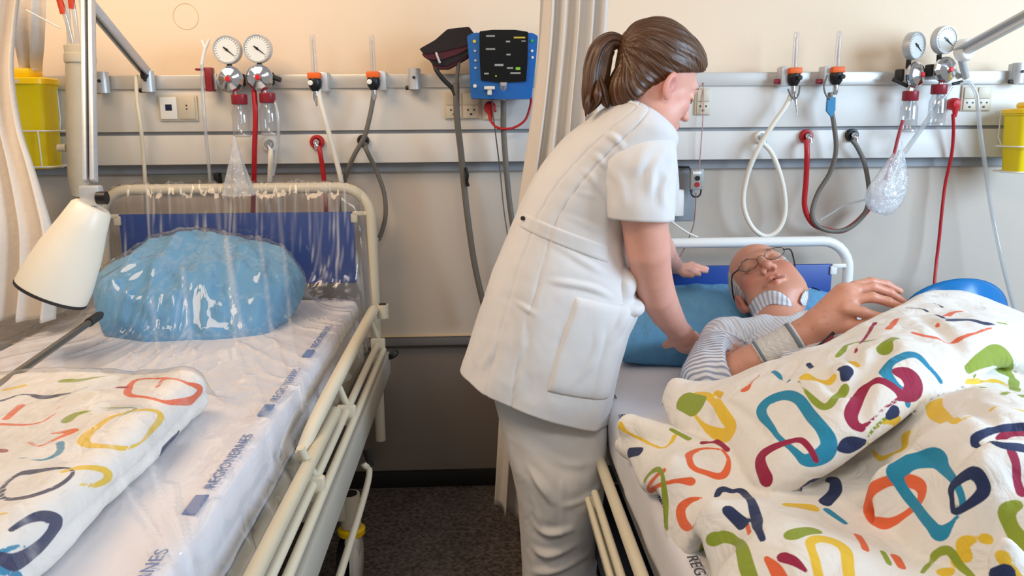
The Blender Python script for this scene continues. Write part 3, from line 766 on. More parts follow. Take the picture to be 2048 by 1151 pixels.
# ------------------------------------------------------------------ sharps bins
def sharps(px, py0, py1, wpx, label, Yc=-.15, bx=1.0):
    a = aY(px, py1, Yc); b_ = aY(px, py0, Yc); w_ = wpx / 600.; z0, z1 = a[2], b_[2]; x = (a[0] + b_[0]) / 2
    h = z1 - z0
    t = thing('sharps_bin', label, 'sharps bin', (x, Yc, z0))
    G = []
    for z, s_ in ((0, .80), (.02, .83), (.5, .92), (.80, .97), (.82, 1.03), (.86, 1.03)):
        G.append([(x + (abs(math.cos(th)) ** .5) * math.copysign(1, math.cos(th)) * w_ / 2 * s_, Yc + (abs(math.sin(th)) ** .5) * math.copysign(1, math.sin(th)) * .06 * s_, z0 + z * h) for th in np.arange(48) * 2 * math.pi / 48])
    q = MB().grid(G, True); q.f.append(tuple(range(48))); q.build('bin_body', m_yellow, t)
    G = []
    for z, s_ in ((.845, 1.07), (.895, 1.07), (.91, 1.0), (.915, .5)):
        G.append([(x + (abs(math.cos(th)) ** .5) * math.copysign(1, math.cos(th)) * w_ / 2 * s_, Yc + (abs(math.sin(th)) ** .5) * math.copysign(1, math.sin(th)) * .063 * s_, z0 + z * h) for th in np.arange(48) * 2 * math.pi / 48])
    q = MB().grid(G, True); q.f.append(tuple(range(3 * 48, 4 * 48)))
    q.build('bin_lid', m_ylid, t)
    MB().box((x - .018 * bx, Yc, z0 + h * .955), (w_ * .66, .09, h * .10), .012).build('lid_hatch', m_ylid, t)
    MB().lathe([(.006, 0), (.006, .003), (0, .003)], (x + .0, Yc - .065, z0 + h * .87), (0, -1, 0), 12).build('lid_stud', m_cream, t)
    # wire holder
    q = MB()
    for z in (.38, .02):
        q.tube([(x + (abs(math.cos(th)) ** .4) * math.copysign(1, math.cos(th)) * w_ * .55, Yc + (abs(math.sin(th)) ** .4) * math.copysign(1, math.sin(th)) * .068, z0 + h * z) for th in np.linspace(0, 2 * math.pi, 41)], .0026, 8)
    for dx in (-.3, .32): q.tube([(x + dx * w_, Yc - .068, z0 + h * .38), (x + dx * w_, Yc - .068, z0 + h * .02), (x + dx * w_, Yc + .06, z0 + h * .0)], .0026, 8)
    for dx in (-.3, .3): q.tube([(x + dx * w_, Yc + .068, z0 + h * .38), (x + dx * w_, -.068, z0 + h * .5), (x + dx * w_, -.068, z0 + h * .9)], .0026, 8)
    q.build('wire_holder', m_white, t)
sharps(67, 138, 336, 84, 'yellow sharps bin with a wire holder beside the left curtain', -.15)
sharps(2056, 204, 345, 84, 'yellow sharps bin cut off by the right edge of the photo', -.16, -1)

# ------------------------------------------------------------------ catheter dispenser tube, left
p0, p1 = aY(160, 112, -.22), aY(158, 398, -.22)
t = thing('catheter_holder', 'cream tube shaped catheter holder hanging beside the silver lamp post', 'holder', p1)
MB().tube([p0, p0 * .5 + p1 * .5, p0 * .15 + p1 * .85, p1 + V(0, 0, .01), p1], [.040, .038, .032, .020, .006], 24).build('holder_tube', mat('holder_cream', '#cfc4ac', .35, var=.06, vscale=20, bump=.2, bscale=25), t)
MB().lathe([(.0, .0), (.044, .0), (.046, .006), (.044, .026), (.042, .028), (.042, .05), (.038, .052), (0, .052)], p0 + V(0, 0, -.02), n=30).build('holder_rim', m_cream, t)
MB().cyl(p1 + V(-.045, 0, .16), p1 + V(-.02, 0, .16), .012).build('side_knob', m_cream, t)
for i, (xa, ya, xb, yb, red) in enumerate(((118, -5, 150, 110, 1), (140, -20, 158, 112, 1), (128, -40, 140, 112, 0), (158, -30, 168, 112, 0))):
    pa, pb = aY(xa, ya, -.24), aY(xb, yb, -.22)
    c_ = MB().tube([pa, pa * .6 + pb * .4 + V(.004, 0, 0), pb], .007, 10, res=10).build('suction_catheter', m_tube)
    tag(c_, ('red tipped' if red else 'clear') + ' catheter tube standing in the cream holder, ' + ('outermost at left', 'second from left', 'short one in the middle', 'rightmost by the lamp post')[i], 'catheter')
    if red:
        BASES[c_.name] = BASES[c_.name]
        u = pb - pa; MB().tube([pa + u * .04, pa + u * .28], .0095, 10).build('red_connector', mat('catheter_orange_red', '#c8401f', .5), c_)

# ------------------------------------------------------------------ bed lamps
def bar(q, a, b_, w_, d_, hint=(0, 1, 0)):
    a, b_ = np.array(a, float), np.array(b_, float); u = b_ - a; l = np.linalg.norm(u); x_, y_, z_ = frame_to(u, hint)
    R = np.column_stack([x_, y_, z_]); return q.box((a + b_) / 2, (w_, d_, l), min(w_, d_) * .15, R)
t = thing('bed_lamp', 'white cone bed lamp on a jointed silver arm over the left bed', 'lamp', aY(296, 165, -.08))
e0, e1 = aY(178, 8, -.55), aY(290, 142, -.10)
J0, J1 = aY(176, -18, -.55), aY(184, 395, -.80)
q = MB(); d = (J1 - J0); d /= np.linalg.norm(d)
for s_ in (-1, 1): bar(q, J0 + V(s_ * .009, 0, 0), J1 + V(s_ * .009, 0, .04), .011, .022)
q.build('lower_arm', m_alu, t)
bar(MB(), J0 + V(0, .005, 0), J1 + V(0, .005, .05), .005, .01).build('arm_cable', m_dark, t)
q = MB(); u = e1 - e0; u /= np.linalg.norm(u); sd = np.cross(u, [0, 1, 0]); sd /= np.linalg.norm(sd)
for s_ in (-1, 1): bar(q, e0 + sd * s_ * .011, e1 + sd * s_ * .011, .009, .024)
q.build('upper_arm', m_alu, t)
bar(MB(), e0 + V(0, .006, 0), e1 + V(0, .006, 0), .014, .008).build('arm_spring', m_dark, t)
MB().lathe([(.030, -.02), (.032, -.015), (.032, .015), (.030, .02), (0, .02)], J0 + V(0, 0, .01), (0, 1, 0), 24).build('elbow_joint', m_alu, t)
MB().tube([e1 + V(0, 0, .01), e1 + V(0, 0, -.012), aY(297, 170, -.09)], [.012, .016, .014], 16).build('pivot', m_dark, t)
MB().cyl(J1 + V(.018, -.01, .0), J1 + V(.040, -.01, .0), .016).build('tilt_knob', m_black, t)
MB().box(J1 + V(0, 0, .005), (.05, .03, .05), .006).build('tilt_bracket', m_alu, t)
# shade
ca, cb = aY(184, 414, -.80), aY(102, 586, -.83)
ax = cb - ca; ln = np.linalg.norm(ax); ax /= ln
sh = MB().lathe([(0, -.004), (.040, -.004), (.047, .004), (.056, .05), (.072, ln * .5), (.084, ln * .85), (.0845, ln), (.082, ln), (.080, ln * .85), (.068, ln * .5), (.050, .05), (0, .02)], ca, ax, 48)
sh.build('lamp_shade', mat('lamp_shade_white', '#e6e0d0', .35, var=.01), t)
MB().lathe([(.0848, ln - .004), (.0858, ln), (.0848, ln + .004), (.080, ln + .004), (.080, ln - .004)], ca, ax, 48).build('shade_rim', m_dark, t)
MB().lathe([(0, .03), (.02, .03), (.024, .08), (.016, .11), (0, .12)], ca, ax, 24).build('bulb', m_white, t)

t = thing('bed_lamp', 'white lamp arm reaching out of the frame at the upper right', 'lamp', aY(1935, 160, -.1))
a, b_ = aY(1928, 100, -.14), aY(2110, 2, -.55)
q = MB(); bar(q, a, b_, .036, .026); q.build('upper_arm', m_white, t)
q = MB(); u = b_ - a; u /= np.linalg.norm(u); sd = np.cross(u, [0, 1, 0]); sd /= np.linalg.norm(sd)
for s_ in (-1, 1): bar(q, a + sd * s_ * .021, b_ + sd * s_ * .021, .006, .03)
q.build('arm_edge', m_alu, t)
MB().lathe([(.028, -.018), (.036, -.010), (.036, .012), (.030, .02), (0, .02)], a, (.35, -1, 0), 28).build('joint_cap', m_white, t)
MB().cyl(a + V(.004, -.02, 0), a + V(.006, -.026, 0), .006).build('screw', m_chan, t)
MB().tube([a + V(0, .02, -.01), aY(1932, 155, -.08)], .012, 14).build('pivot', m_alu, t)

# ------------------------------------------------------------------ blue chair back behind the patient bed
p = aY(1930, 640, -.22)
G = []
R_ = 118 / 615.
for i in range(14):
    r = i / 13
    G.append([p + V(R_ * r * math.cos(th), .05 * r * r - .02 + .04 * math.cos(th) ** 2 * r, R_ * .72 * r * math.sin(th)) for th in np.arange(48) * 2 * math.pi / 48])
t = thing('chair', 'blue shiny round chair back behind the duvet at the right', 'chair', (p[0], p[1] + .15, 0))
MB().grid(G, True).build('backrest', mat('chair_blue', '#1b74b5', .22, var=.05, vscale=4), t, solid=.012)
for s_ in (-1, 1):
    MB().tube([(p[0] + s_ * .15, p[1] + .08, p[2] - .02), (p[0] + s_ * .18, p[1] + .08, .44), (p[0] + s_ * .19, p[1] + .10, 0)], .011, 12, res=20).build('leg', m_alu, t)
# ------------------------------------------------------------------ hospital beds
m_frame_l = mat('bed_enamel_cream', '#d6cdb6', .35, var=.02)
m_frame_r = mat('bed_enamel_white', '#e9e8e2', .3, var=.01)
m_board = mat('headboard_blue', '#123f8e', .4, var=.03)
m_matt = mat('mattress_sheet', '#e0dee2', .8, bump=.25, bscale=9, var=.01, detail=4)
m_navy = mat('navy_plastic', '#121a30', .45)

def caster(parent, x, y, mt, side=1):
    c = MB(); c.cyl((x, y, .20), (x, y, .30), .029).box((x - .085 * side, y, .262), (.15, .06, .07), .008)
    c.build('caster_bracket', mt, parent)
    MB().cyl((x, y, .299), (x, y, .302), .022).build('bracket_cap', m_black, parent)
    MB().lathe([(0, 0), (.039, 0), (.040, .014), (.033, .020), (0, .020)], (x, y, .178), n=24).build('yellow_ring', m_ylid, parent)
    w_ = MB(); w_.lathe([(0, -.017), (.066, -.017), (.082, -.012), (.083, .012), (.066, .017), (0, .017)], (x - .022, y, .083), (1, 0, 0), 32)
    w_.build('wheel', m_black, parent)
    h = MB(); h.lathe([(0, 0), (.074, 0), (.077, .013), (.066, .021), (0, .024)], (x + .001, y, .090), (1, 0, 0), 28).box((x + .004, y, .145), (.04, .09, .07), .012)
    h.build('wheel_guard', m_frame_r, parent)

def bed(label, X0, X1, zm, ht, mt, rails, name_len=2.05):
    xc = (X0 + X1) / 2; t = thing('hospital_bed', label, 'bed', (xc, -1.1, 0))
    W_ = X1 - X0
    # headboard tube
    hx0, hx1, hy = X0 + .075, X1 + .045, -.14
    hx0 = X0 + .03
    r = .10; P = [(hx0, hy, .25), (hx0, hy, ht - r)]
    for a in np.linspace(math.pi, math.pi / 2, 8)[1:]: P.append((hx0 + r + r * math.cos(a), hy, ht - r + r * math.sin(a)))
    for a in np.linspace(math.pi / 2, 0, 8): P.append((hx1 - r + r * math.cos(a), hy, ht - r + r * math.sin(a)))
    P.append((hx1, hy, .25))
    MB().tube(P, .0175, 16).build('headboard_tube', mt, t)
    MB().box(((hx0 + hx1) / 2, hy + .002, ht - .20), (W_ - .10, .016, .24), .004).build('headboard_panel', m_board, t)
    q = MB()
    for sx, s_ in ((hx0, 1), (hx1, -1)): q.box((sx + s_ * .035, hy - .006, ht - .085), (.05, .014, .014), .003).box((sx + s_ * .055, hy - .006, ht - .10), (.022, .014, .03), .003)
    q.build('panel_clips', mt, t)
    # mattress with soft edges
    pass
    q = MB(); y0, y1 = -.17, -.17 - name_len
    q.box((xc, (y0 + y1) / 2, zm - .16), (W_ - .04, name_len, .03), .005)
    q.build('bed_platform', m_dark, t)
    q = MB()
    for sx in (X0 + .01, X1 - .01): q.box((sx, (y0 + y1) / 2, zm - .19), (.03, name_len, .06), .004)
    for yy in (y0, y1): q.box((xc, yy, zm - .19), (W_, .03, .05), .004)
    q.build('side_beam', mt, t)
    q = MB(); q.box((xc, -1.1, .215), (W_ * .55, 1.5, .05), .01).box((xc, -.5, .34), (.10, .12, .22), .01).box((xc, -1.7, .34), (.10, .12, .22), .01)
    q.build('base_frame', mt, t)
    for (cx, cy, s_) in ((X1 + .020, -.66, 1), (X1 + .0, -1.85, 1), (X0, -.66, -1), (X0, -1.85, -1)): caster(t, cx, cy, mt, s_)
    return t
# --- left bed
LX0, LX1, LZ = -1.27, -.405, .77
bl = bed('plastic wrapped hospital bed with folded bedding, left in the photo', LX0, LX1, LZ, 1.135, m_frame_l, None)
mt = m_frame_l
MB().tube([(-.355, -.27, .735), (-.352, -.30, .742), (-.352, -1.10, .728), (-.365, -1.30, .69)], [.016, .017, .016, .012], 14, res=20).build('rail_tube', mt, bl)
MB().tube([(-.33, -.36, .655), (-.33, -1.9, .655)], .0095, 10).build('rail_tube', mt, bl)
MB().tube([(-.312, -.34, .635), (-.312, -1.9, .635)], .0095, 10).build('rail_tube', mt, bl)
MB().tube([(-.338, -1.05, .69), (-.338, -2.0, .69)], .014, 12).build('rail_tube', mat('bed_enamel_shade', '#c7bda4', .4), bl)
MB().box((-.31, -1.15, .575), (.022, 1.75, .075), .006).build('side_panel', mat('side_panel_grey', '#b5b0a4', .45), bl)
MB().tube([(-.30, -.92, .505), (-.285, -.95, .475), (-.283, -1.45, .475), (-.29, -1.6, .46)], .008, 10, res=24).build('release_bar', mt, bl)
for y in (-.33, -.95, -1.35): MB().box((-.33, y, .645), (.045, .02, .05), .004).cyl((-.35, y, .73), (-.33, y + .03, .65), .008).build('rail_joint', mt, bl)
MB().cyl((-.325, -.215, .71), (-.325, -.215, .755), .019).build('corner_socket', mt, bl)
MB().cyl((-.325, -.215, .7555), (-.325, -.215, .7575), .013).build('socket_hole', m_black, bl)
MB().lathe([(0, 0), (.022, 0), (.024, .012), (.014, .018), (0, .018)], (-.292, -.30, .615), (.6, 0, -1), 18).build('bumper_knob', m_black, bl)
MB().tube([(-.295, -.90, .53), (-.285, -.9, .49)], .009, 10).build('pedal_grip', m_black, bl)
# --- right bed
RX0, RX1, RZ = .355, 1.225, .63
br = bed('hospital bed with the patient lying in it, right in the photo', RX0, RX1, RZ, .935, m_frame_r, None)
mt = mat('bed_enamel_ivory', '#d9cfb4', .35, var=.02)
MB().tube([(.292, -.9, .505), (.292, -2.0, .505)], .0135, 12).build('rail_tube', mt, br)
MB().tube([(.262, -1.06, .478), (.262, -2.0, .478)], .009, 12).build('rail_tube', mt, br)
MB().tube([(.246, -1.06, .462), (.246, -2.0, .462)], .0075, 12).build('rail_tube', mt, br)
MB().box((.335, -1.0, .30), (.11, .5, .12), .02).build('base_cover', m_navy, br)
MB().box((.262, -1.45, .415), (.014, 1.2, .05), .005).build('side_panel', mt, br)

def slab(x0, x1, y0, y1, z0, z1, r, bumps=.003, seed=3, h=.014, e=.6):
    c = V((x0 + x1) / 2, (y0 + y1) / 2, (z0 + z1) / 2); hf = V((x1 - x0) / 2, (y1 - y0) / 2, (z1 - z0) / 2)
    s_ = S().bx(c, hf, r)
    g = lambda P: s_(P) + bumps * snoise(P, 4.0, seed, 3)
    v, q_ = surf(g, c - hf - .03, c + hf + .03, h)
    return relax(v, q_, 1), q_
for (X0, X1, z, b_, sd) in ((LX0, LX1, LZ, bl, 3), (RX0 - .035, RX1, RZ, br, 5)):
    v, q_ = slab(X0 + .0, X1, -2.2, -.17, z - .145, z, .03, .004, sd)
    fast_mesh('mattress', v, q_, m_matt, b_)

# laundry text printed along the sheet edge
def letters(txt, start, direc, up, size, m, parent, name='printed_text', stretch=1.0):
    cu = bpy.data.curves.new(name, 'FONT'); cu.body = txt; cu.size = size; cu.extrude = .0004; cu.space_character = 1.08
    o = bpy.data.objects.new(name + '_tmp', cu); COL.objects.link(o)
    dg = bpy.context.evaluated_depsgraph_get(); me = bpy.data.meshes.new_from_object(o.evaluated_get(dg))
    v = np.array([x.co[:] for x in me.vertices]); f = [tuple(p.vertices) for p in me.polygons]
    bpy.data.objects.remove(o); bpy.data.meshes.remove(me)
    d = np.array(direc, float); d /= np.linalg.norm(d); u = np.array(up, float); u -= d * (u @ d); u /= np.linalg.norm(u); nrm = np.cross(d, u)
    P = np.array(start, float) + v[:, :1] * stretch * d + v[:, 1:2] * u + v[:, 2:3] * nrm
    return MB().add(P, f).build(name, m, parent)
m_print = mat('laundry_print', '#6a84b4', .8, var=.05)
m_print2 = mat('laundry_print_dark', '#4a4c5c', .8, var=.05)
tx = 'VASKERI REGIONERNE ' * 2
for k in range(4):
    y_ = -2.02 + k * .41
    letters('REGIONERNES', (LX1 - .021, y_, LZ + .0028), (0, 1, 0), (-1, 0, 0), .026, m_print, bl, stretch=1.25)
    if k < 3: MB().box((LX1 - .031, y_ + .355, LZ + .0025), (.020, .06, .003)).build('printed_block', m_print, bl)
for k in range(4):
    letters('REGIONERNES', (RX0 - .022, -.62 - k * .33, RZ + .0006), (0, -1, -.0), (1, 0, .12), .026, m_print2, br, stretch=1.2)

# ------------------------------------------------------------------ pillows
def pillow(name, c, half, R, label, seed, col, h=.009, amp=.006, shape=None):
    c = np.array(c, float); hx, hy, hz = half; R = np.array(R)
    def g(P):
        q = (P - c) @ R
        x, y, z = q[:, 0] / hx, q[:, 1] / hy, q[:, 2]
        if shape is not None: lo_, hi_ = shape(np.clip(x, -1.2, 1.2)); y = (y - (lo_ + hi_) / 2) / ((hi_ - lo_) / 2)
        sq = np.clip((1 - np.abs(x) ** 2.6) , 0, None) * np.clip((1 - np.abs(y) ** 2.6), 0, None)
        pinch = 1 + .10 * (np.abs(x) ** 2) * (np.abs(y) ** 2)
        th = hz * sq ** .42
        w_ = amp * snoise(q * V(1, .6, 1), 9, seed, 2) + amp * .5 * snoise(q * V(3, .6, .6), 8, seed + 4, 2)
        th = th + w_ * np.minimum(1, sq * 4)
        out = np.maximum(np.abs(x) - 1, np.abs(y) - 1) * min(hx, hy)
        return np.maximum((np.abs(z) - th) * .6, out)
    rr = np.linalg.norm([hx, hy, hz])
    ext = np.abs(R) @ V(hx, hy, hz * 1.3) + .02
    v, q_ = surf(g, c - ext, c + ext, h, 2.2)
    v = relax(v, q_, 2)
    o = fast_mesh(name, v, q_, col, None, loc=c - V(0, 0, ext[2] * .8))
    return tag(o, label, 'pillow')
def rotm(rx=0, ry=0, rz=0):
    cx, sx, cy, sy, cz, sz = math.cos(rx), math.sin(rx), math.cos(ry), math.sin(ry), math.cos(rz), math.sin(rz)
    return np.array([[cz, -sz, 0], [sz, cz, 0], [0, 0, 1]]) @ np.array([[cy, 0, sy], [0, 1, 0], [-sy, 0, cy]]) @ np.array([[1, 0, 0], [0, cx, -sx], [0, sx, cx]])
m_pil = mat('pillowcase_blue', '#629ec8', .8, bump=.9, bscale=20, var=.05, vscale=20, detail=5, stretch=(1.6, .7, 1))
def lshape(x):
    hi_ = np.interp(x, [-1.2, -1, -.8, -.5, -.15, .1, .5, .8, 1, 1.2], [.08, .10, .36, .78, 1.0, .88, .74, .58, .20, .18])
    lo_ = np.interp(x, [-1.2, -1, -.75, -.3, .3, .7, 1, 1.2], [-.02, -.05, -.70, -1.0, -1.0, -.90, .0, .0])
    return lo_, hi_
lp = pillow('pillow', (-.825, -.47, .862), (.300, .245, .105), rotm(math.radians(32), math.radians(2), math.radians(4)), 'crumpled light blue pillow under the clear plastic cover', 3, m_pil, amp=.018, shape=lshape, h=.008)
rp = pillow('pillow', (.80, -.36, .705), (.40, .24, .085), rotm(math.radians(10), 0, math.radians(-3)), 'light blue pillow under the patient head', 8, m_pil, amp=.004)

# ------------------------------------------------------------------ patterned duvets
LINKC = {'o': '#e0653a', 'y': '#e3bd34', 'g': '#8b9c2e', 't': '#1b86ab', 'n': '#1d2c55', 'm': '#96163f'}
dm = bpy.data.materials.new('duvet_print'); dm.use_nodes = True
nt = dm.node_tree; N = nt.nodes; L = nt.links; b = N['Principled BSDF']
b.inputs['Roughness'].default_value = .85; b.inputs['Sheen Weight'].default_value = .1
cur = None
base = N.new('ShaderNodeRGB'); base.outputs[0].default_value = (*lin('#e6e2db'), 1); cur = base.outputs[0]
for an, ks in (('linka', ('y', 'o', 'g')), ('linkb', ('t', 'm', 'n'))):
    at = N.new('ShaderNodeAttribute'); at.attribute_name = an
    sx = N.new('ShaderNodeSeparateXYZ'); L.new(at.outputs['Vector'], sx.inputs[0])
    for i, k in enumerate(ks):
        mr = N.new('ShaderNodeMapRange'); mr.inputs['From Min'].default_value = -.0007; mr.inputs['From Max'].default_value = .0009
        mr.inputs['To Min'].default_value = 1; mr.inputs['To Max'].default_value = 0
        L.new(sx.outputs[i], mr.inputs['Value'])
        mx = N.new('ShaderNodeMix'); mx.data_type = 'RGBA'; mx.inputs[7].default_value = (*lin(LINKC[k]), 1)
        L.new(mr.outputs[0], mx.inputs[0]); L.new(cur, mx.inputs[6]); cur = mx.outputs[2]
L.new(cur, b.inputs['Base Color'])
tc = N.new('ShaderNodeTexCoord'); nz = N.new('ShaderNodeTexNoise'); nz.inputs['Scale'].default_value = 16; nz.inputs['Detail'].default_value = 4; nz.inputs['Distortion'].default_value = .7
L.new(tc.outputs['Object'], nz.inputs[0]); bp = N.new('ShaderNodeBump'); bp.inputs['Strength'].default_value = .5; bp.inputs['Distance'].default_value = .02
L.new(nz.outputs[0], bp.inputs['Height']); L.new(bp.outputs[0], b.inputs['Normal'])

def link_fields(v, q_, strokes):
    """strokes: (colour, closed, [(px, py, width_px)]) seen on the cloth; turned into distances on the cloth itself"""
    bvh = BVHTree.FromPolygons([tuple(x) for x in v], [tuple(x) for x in q_])
    D = {k: np.full(len(v), .05) for k in LINKC}
    for col, closed, pts in strokes:
        P = []
        for px, py, wd in pts:
            d = _ray(px, py); d = d / np.linalg.norm(d)
            hit = bvh.ray_cast(Vector(CAM), Vector(d))
            if hit[0] is None: continue
            k = np.linalg.norm(np.array(hit[0]) - CAM) / FPX
            P.append([*hit[0], wd * .56 * k + .0004])
        if len(P) < 2: continue
        P = np.array(P)
        if closed: P = np.vstack([P, P[:1]])
        Q = spline(P, max(12, len(P) * 7)) if not closed else spline(np.vstack([P[-2:-1], P, P[1:2]]), len(P) * 8)[4:-4]
        lo, hi = Q[:, :3].min(0) - .05, Q[:, :3].max(0) + .05
        sel = np.where(((v > lo) & (v < hi)).all(1))[0]
        if not len(sel): continue
        X = v[sel]; best = np.full(len(X), 1.0)
        for a, c in zip(Q[:-1], Q[1:]):
            ab = c[:3] - a[:3]; w_ = X - a[:3]; h_ = np.clip(w_ @ ab / (ab @ ab + 1e-12), 0, 1)
            best = np.minimum(best, np.linalg.norm(w_ - h_[:, None] * ab, axis=1) - (a[3] + (c[3] - a[3]) * h_))
        D[col][sel] = np.minimum(D[col][sel], best)
    return {'linka': np.column_stack([D[k] for k in 'yog']), 'linkb': np.column_stack([D[k] for k in 'tmn'])}

def rr(cx, cy, a, b_, ang, w0, w1, n=3.2, k=16):
    """rounded link loop around a centre with stroke swelling from w0 to w1"""
    out = []; ca, sa = math.cos(math.radians(ang)), math.sin(math.radians(ang))
    for i in range(k):
        th = 2 * math.pi * i / k; c, s_ = math.cos(th), math.sin(th)
        x = a * math.copysign(abs(c) ** (2 / n), c); y = b_ * math.copysign(abs(s_) ** (2 / n), s_)
        out.append((cx + x * ca - y * sa, cy + x * sa + y * ca, w0 + (w1 - w0) * (.5 + .5 * c)))
    return out
# ------------------------------------------------------------------ duvet bodies
def poly_sd(P2, poly):
    """signed distance (negative inside) to a polygon, numpy"""
    poly = np.asarray(poly, float); d = np.full(len(P2), 1e9); ins = np.zeros(len(P2), bool)
    for i in range(len(poly)):
        a, b_ = poly[i], poly[i - 1]; e = b_ - a; w_ = P2 - a
        h_ = np.clip((w_ @ e) / (e @ e + 1e-12), 0, 1)
        d = np.minimum(d, ((w_ - h_[:, None] * e) ** 2).sum(1))
        c = (a[1] > P2[:, 1]) != (b_[1] > P2[:, 1])
        with np.errstate(divide='ignore', invalid='ignore'):
            xx = (b_[0] - a[0]) * (P2[:, 1] - a[1]) / (b_[1] - a[1] + 1e-15) + a[0]
        ins ^= c & (P2[:, 0] < xx)
    d = np.sqrt(d); return np.where(ins, -d, d)
class RBF:
    def __init__(s, P, z, smooth=.002):
        s.P = P; s.m = z.mean(); A_ = np.sqrt((np.linalg.norm(P[:, None] - P[None], axis=2)) ** 2 + 4e-4)
        n = len(P); K = np.zeros((n + 1, n + 1)); K[:n, :n] = -A_ - np.eye(n) * smooth; K[:n, n] = 1; K[n, :n] = 1
        sol = np.linalg.solve(K, np.append(z, 0)); s.w = sol[:n]; s.m = sol[n]
    def __call__(s, Q):
        o = np.full(len(Q), s.m)
        for p, w_ in zip(s.P, s.w): o -= w_ * np.sqrt(((Q - p) ** 2).sum(1) + 4e-4)
        return o
def plan(pts): return np.array([aZ(*p)[:2] for p in pts])
def layer(outline, inner, thick, edge, off=0.0, wr=.006, seed=1, wsc=4.0, zadd=0.0):
    pl = plan(outline); dense = spline(np.vstack([pl[-1:], pl, pl[:2]]), 6 * (len(pl) + 3))[6:-6]
    allp = outline + inner; H = RBF(plan(allp), np.array([p[2] + zadd for p in outline] + [p[2] for p in inner]))
    def g(P):
        q = P[:, :2]; sd = -poly_sd(q, dense)
        t_ = np.clip(sd / edge, 0, 1); th = thick * np.sqrt(np.clip(1 - (1 - t_) ** 2, 0, 1))
        z = H(q) + off + wr * snoise(P * V(1, 1, .2), wsc, seed, 3) * t_
        f = np.abs(P[:, 2] - z) - th
        return np.where(sd > 0, f * .75, np.maximum(-sd, f * .75))
    g.H = H; return g

Bl = [(1322, 800, .70), (1335, 786, .72), (1400, 780, .735), (1460, 772, .76), (1520, 752, .79), (1580, 732, .82), (1640, 708, .845), (1700, 676, .865), (1760, 645, .885), (1830, 606, .895), (1900, 602, .895), (1970, 618, .88), (2048, 652, .855), (2150, 700, .80),
      (2190, 780, .80), (2048, 718, .87), (1960, 738, .885), (1900, 768, .875), (1850, 790, .865), (1800, 830, .845), (1740, 872, .82), (1680, 915, .79), (1620, 945, .77), (1545, 966, .745), (1500, 950, .735), (1440, 890, .725), (1390, 872, .71), (1345, 848, .70)]
Bi = [(1600, 820, .82), (1700, 780, .86), (1800, 720, .90), (1450, 830, .765), (1900, 680, .91), (1980, 680, .90)]
gB = layer(Bl, Bi, .040, .050, -.004, .011, 4, 4.5)
L2 = [(1560, 955, .70), (1600, 962, .70), (1640, 985, .705), (1700, 1022, .715), (1760, 1062, .725), (1810, 1097, .735), (1860, 1117, .74), (1905, 1132, .74), (1960, 1165, .74), (2010, 1240, .74), (2330, 1300, .70),
      (2300, 900, .72), (2150, 735, .78), (1960, 690, .85), (1800, 730, .83), (1700, 800, .78), (1600, 880, .72)]
L2i = [(1750, 950, .80), (1850, 900, .84), (1950, 960, .85), (1880, 1040, .825), (2000, 1080, .82), (2040, 850, .88), (1680, 960, .765), (1800, 1040, .80), (1940, 800, .87)]
g2 = layer(L2, L2i, .055, .06, -.034, .014, 9, 4.0)
L3 = [(1236, 880, .655), (1258, 905, .655), (1282, 960, .65), (1326, 1020, .648), (1372, 1085, .645), (1430, 1160, .64), (1470, 1290, .64), (2200, 1450, .68), (1950, 1050, .72), (1850, 950, .72), (1600, 880, .71), (1400, 880, .69)]
L3i = [(1330, 960, .70), (1400, 1010, .725), (1500, 1060, .735), (1600, 1110, .75), (1700, 1060, .72), (1480, 980, .715), (1430, 1120, .70)]
g3 = layer(L3, L3i, .040, .045, -.040, .007, 15, 4.5, zadd=.034)
def pz(px, py, z): return aZ(px, py, z)
roll = S().chain([(pz(1262, 852, .690), .030), (pz(1330, 880, .692), .033), (pz(1400, 908, .695), .031), (pz(1470, 938, .70), .030), (pz(1535, 962, .715), .022)], k=.01)
roll2 = lambda P: roll(P) + .004 * snoise(P, 7, 21, 2)
# creases: (line, depth, half width)
creases = []
for pts, dp, hw in (
    ([(1430, 795), (1490, 830), (1535, 880)], .010, .014), ([(1350, 862), (1420, 835), (1470, 800)], .009, .014),
    ([(1640, 750), (1700, 790), (1770, 700)], .012, .02), ([(1700, 700), (1725, 760), (1720, 830)], .010, .018),
    ([(1560, 770), (1590, 730)], .010, .015), ([(1660, 860), (1720, 810)], .008, .014),
    ([(1850, 640), (1920, 700), (1940, 740)], .010, .02), ([(1700, 905), (1800, 885), (1880, 920), (2048, 850)], .014, .018),
    ([(1900, 905), (1910, 1000), (1880, 1090)], .009, .02), ([(1700, 960), (1800, 1010), (1880, 1090)], .009, .016),
    ([(2048, 960), (1980, 1040), (1900, 1100)], .010, .02), ([(1930, 800), (1990, 840), (2048, 850)], .010, .016),
    ([(1380, 960), (1450, 1010), (1500, 1075)], .009, .014), ([(1300, 1000), (1380, 1050), (1460, 1060)], .008, .014), ([(1560, 1020), (1620, 1080), (1640, 1151)], .010, .018),
    ([(1700, 1010), (1740, 1080), (1720, 1151)], .012, .018), ([(1420, 1120), (1500, 1100), (1560, 1060)], .007, .014)):
    H = gB.H if pts[0][1] < 860 and pts[0][0] < 1900 else g2.H
    W3 = []
    for px, py in pts:
        p = aZ(px, py, .8)
        for _ in range(8): p = aZ(px, py, float(H(np.array([p[:2]]))[0]) + .03) * .6 + p * .4
        W3.append(p)
    creases.append((spline(W3, 14), dp, hw))
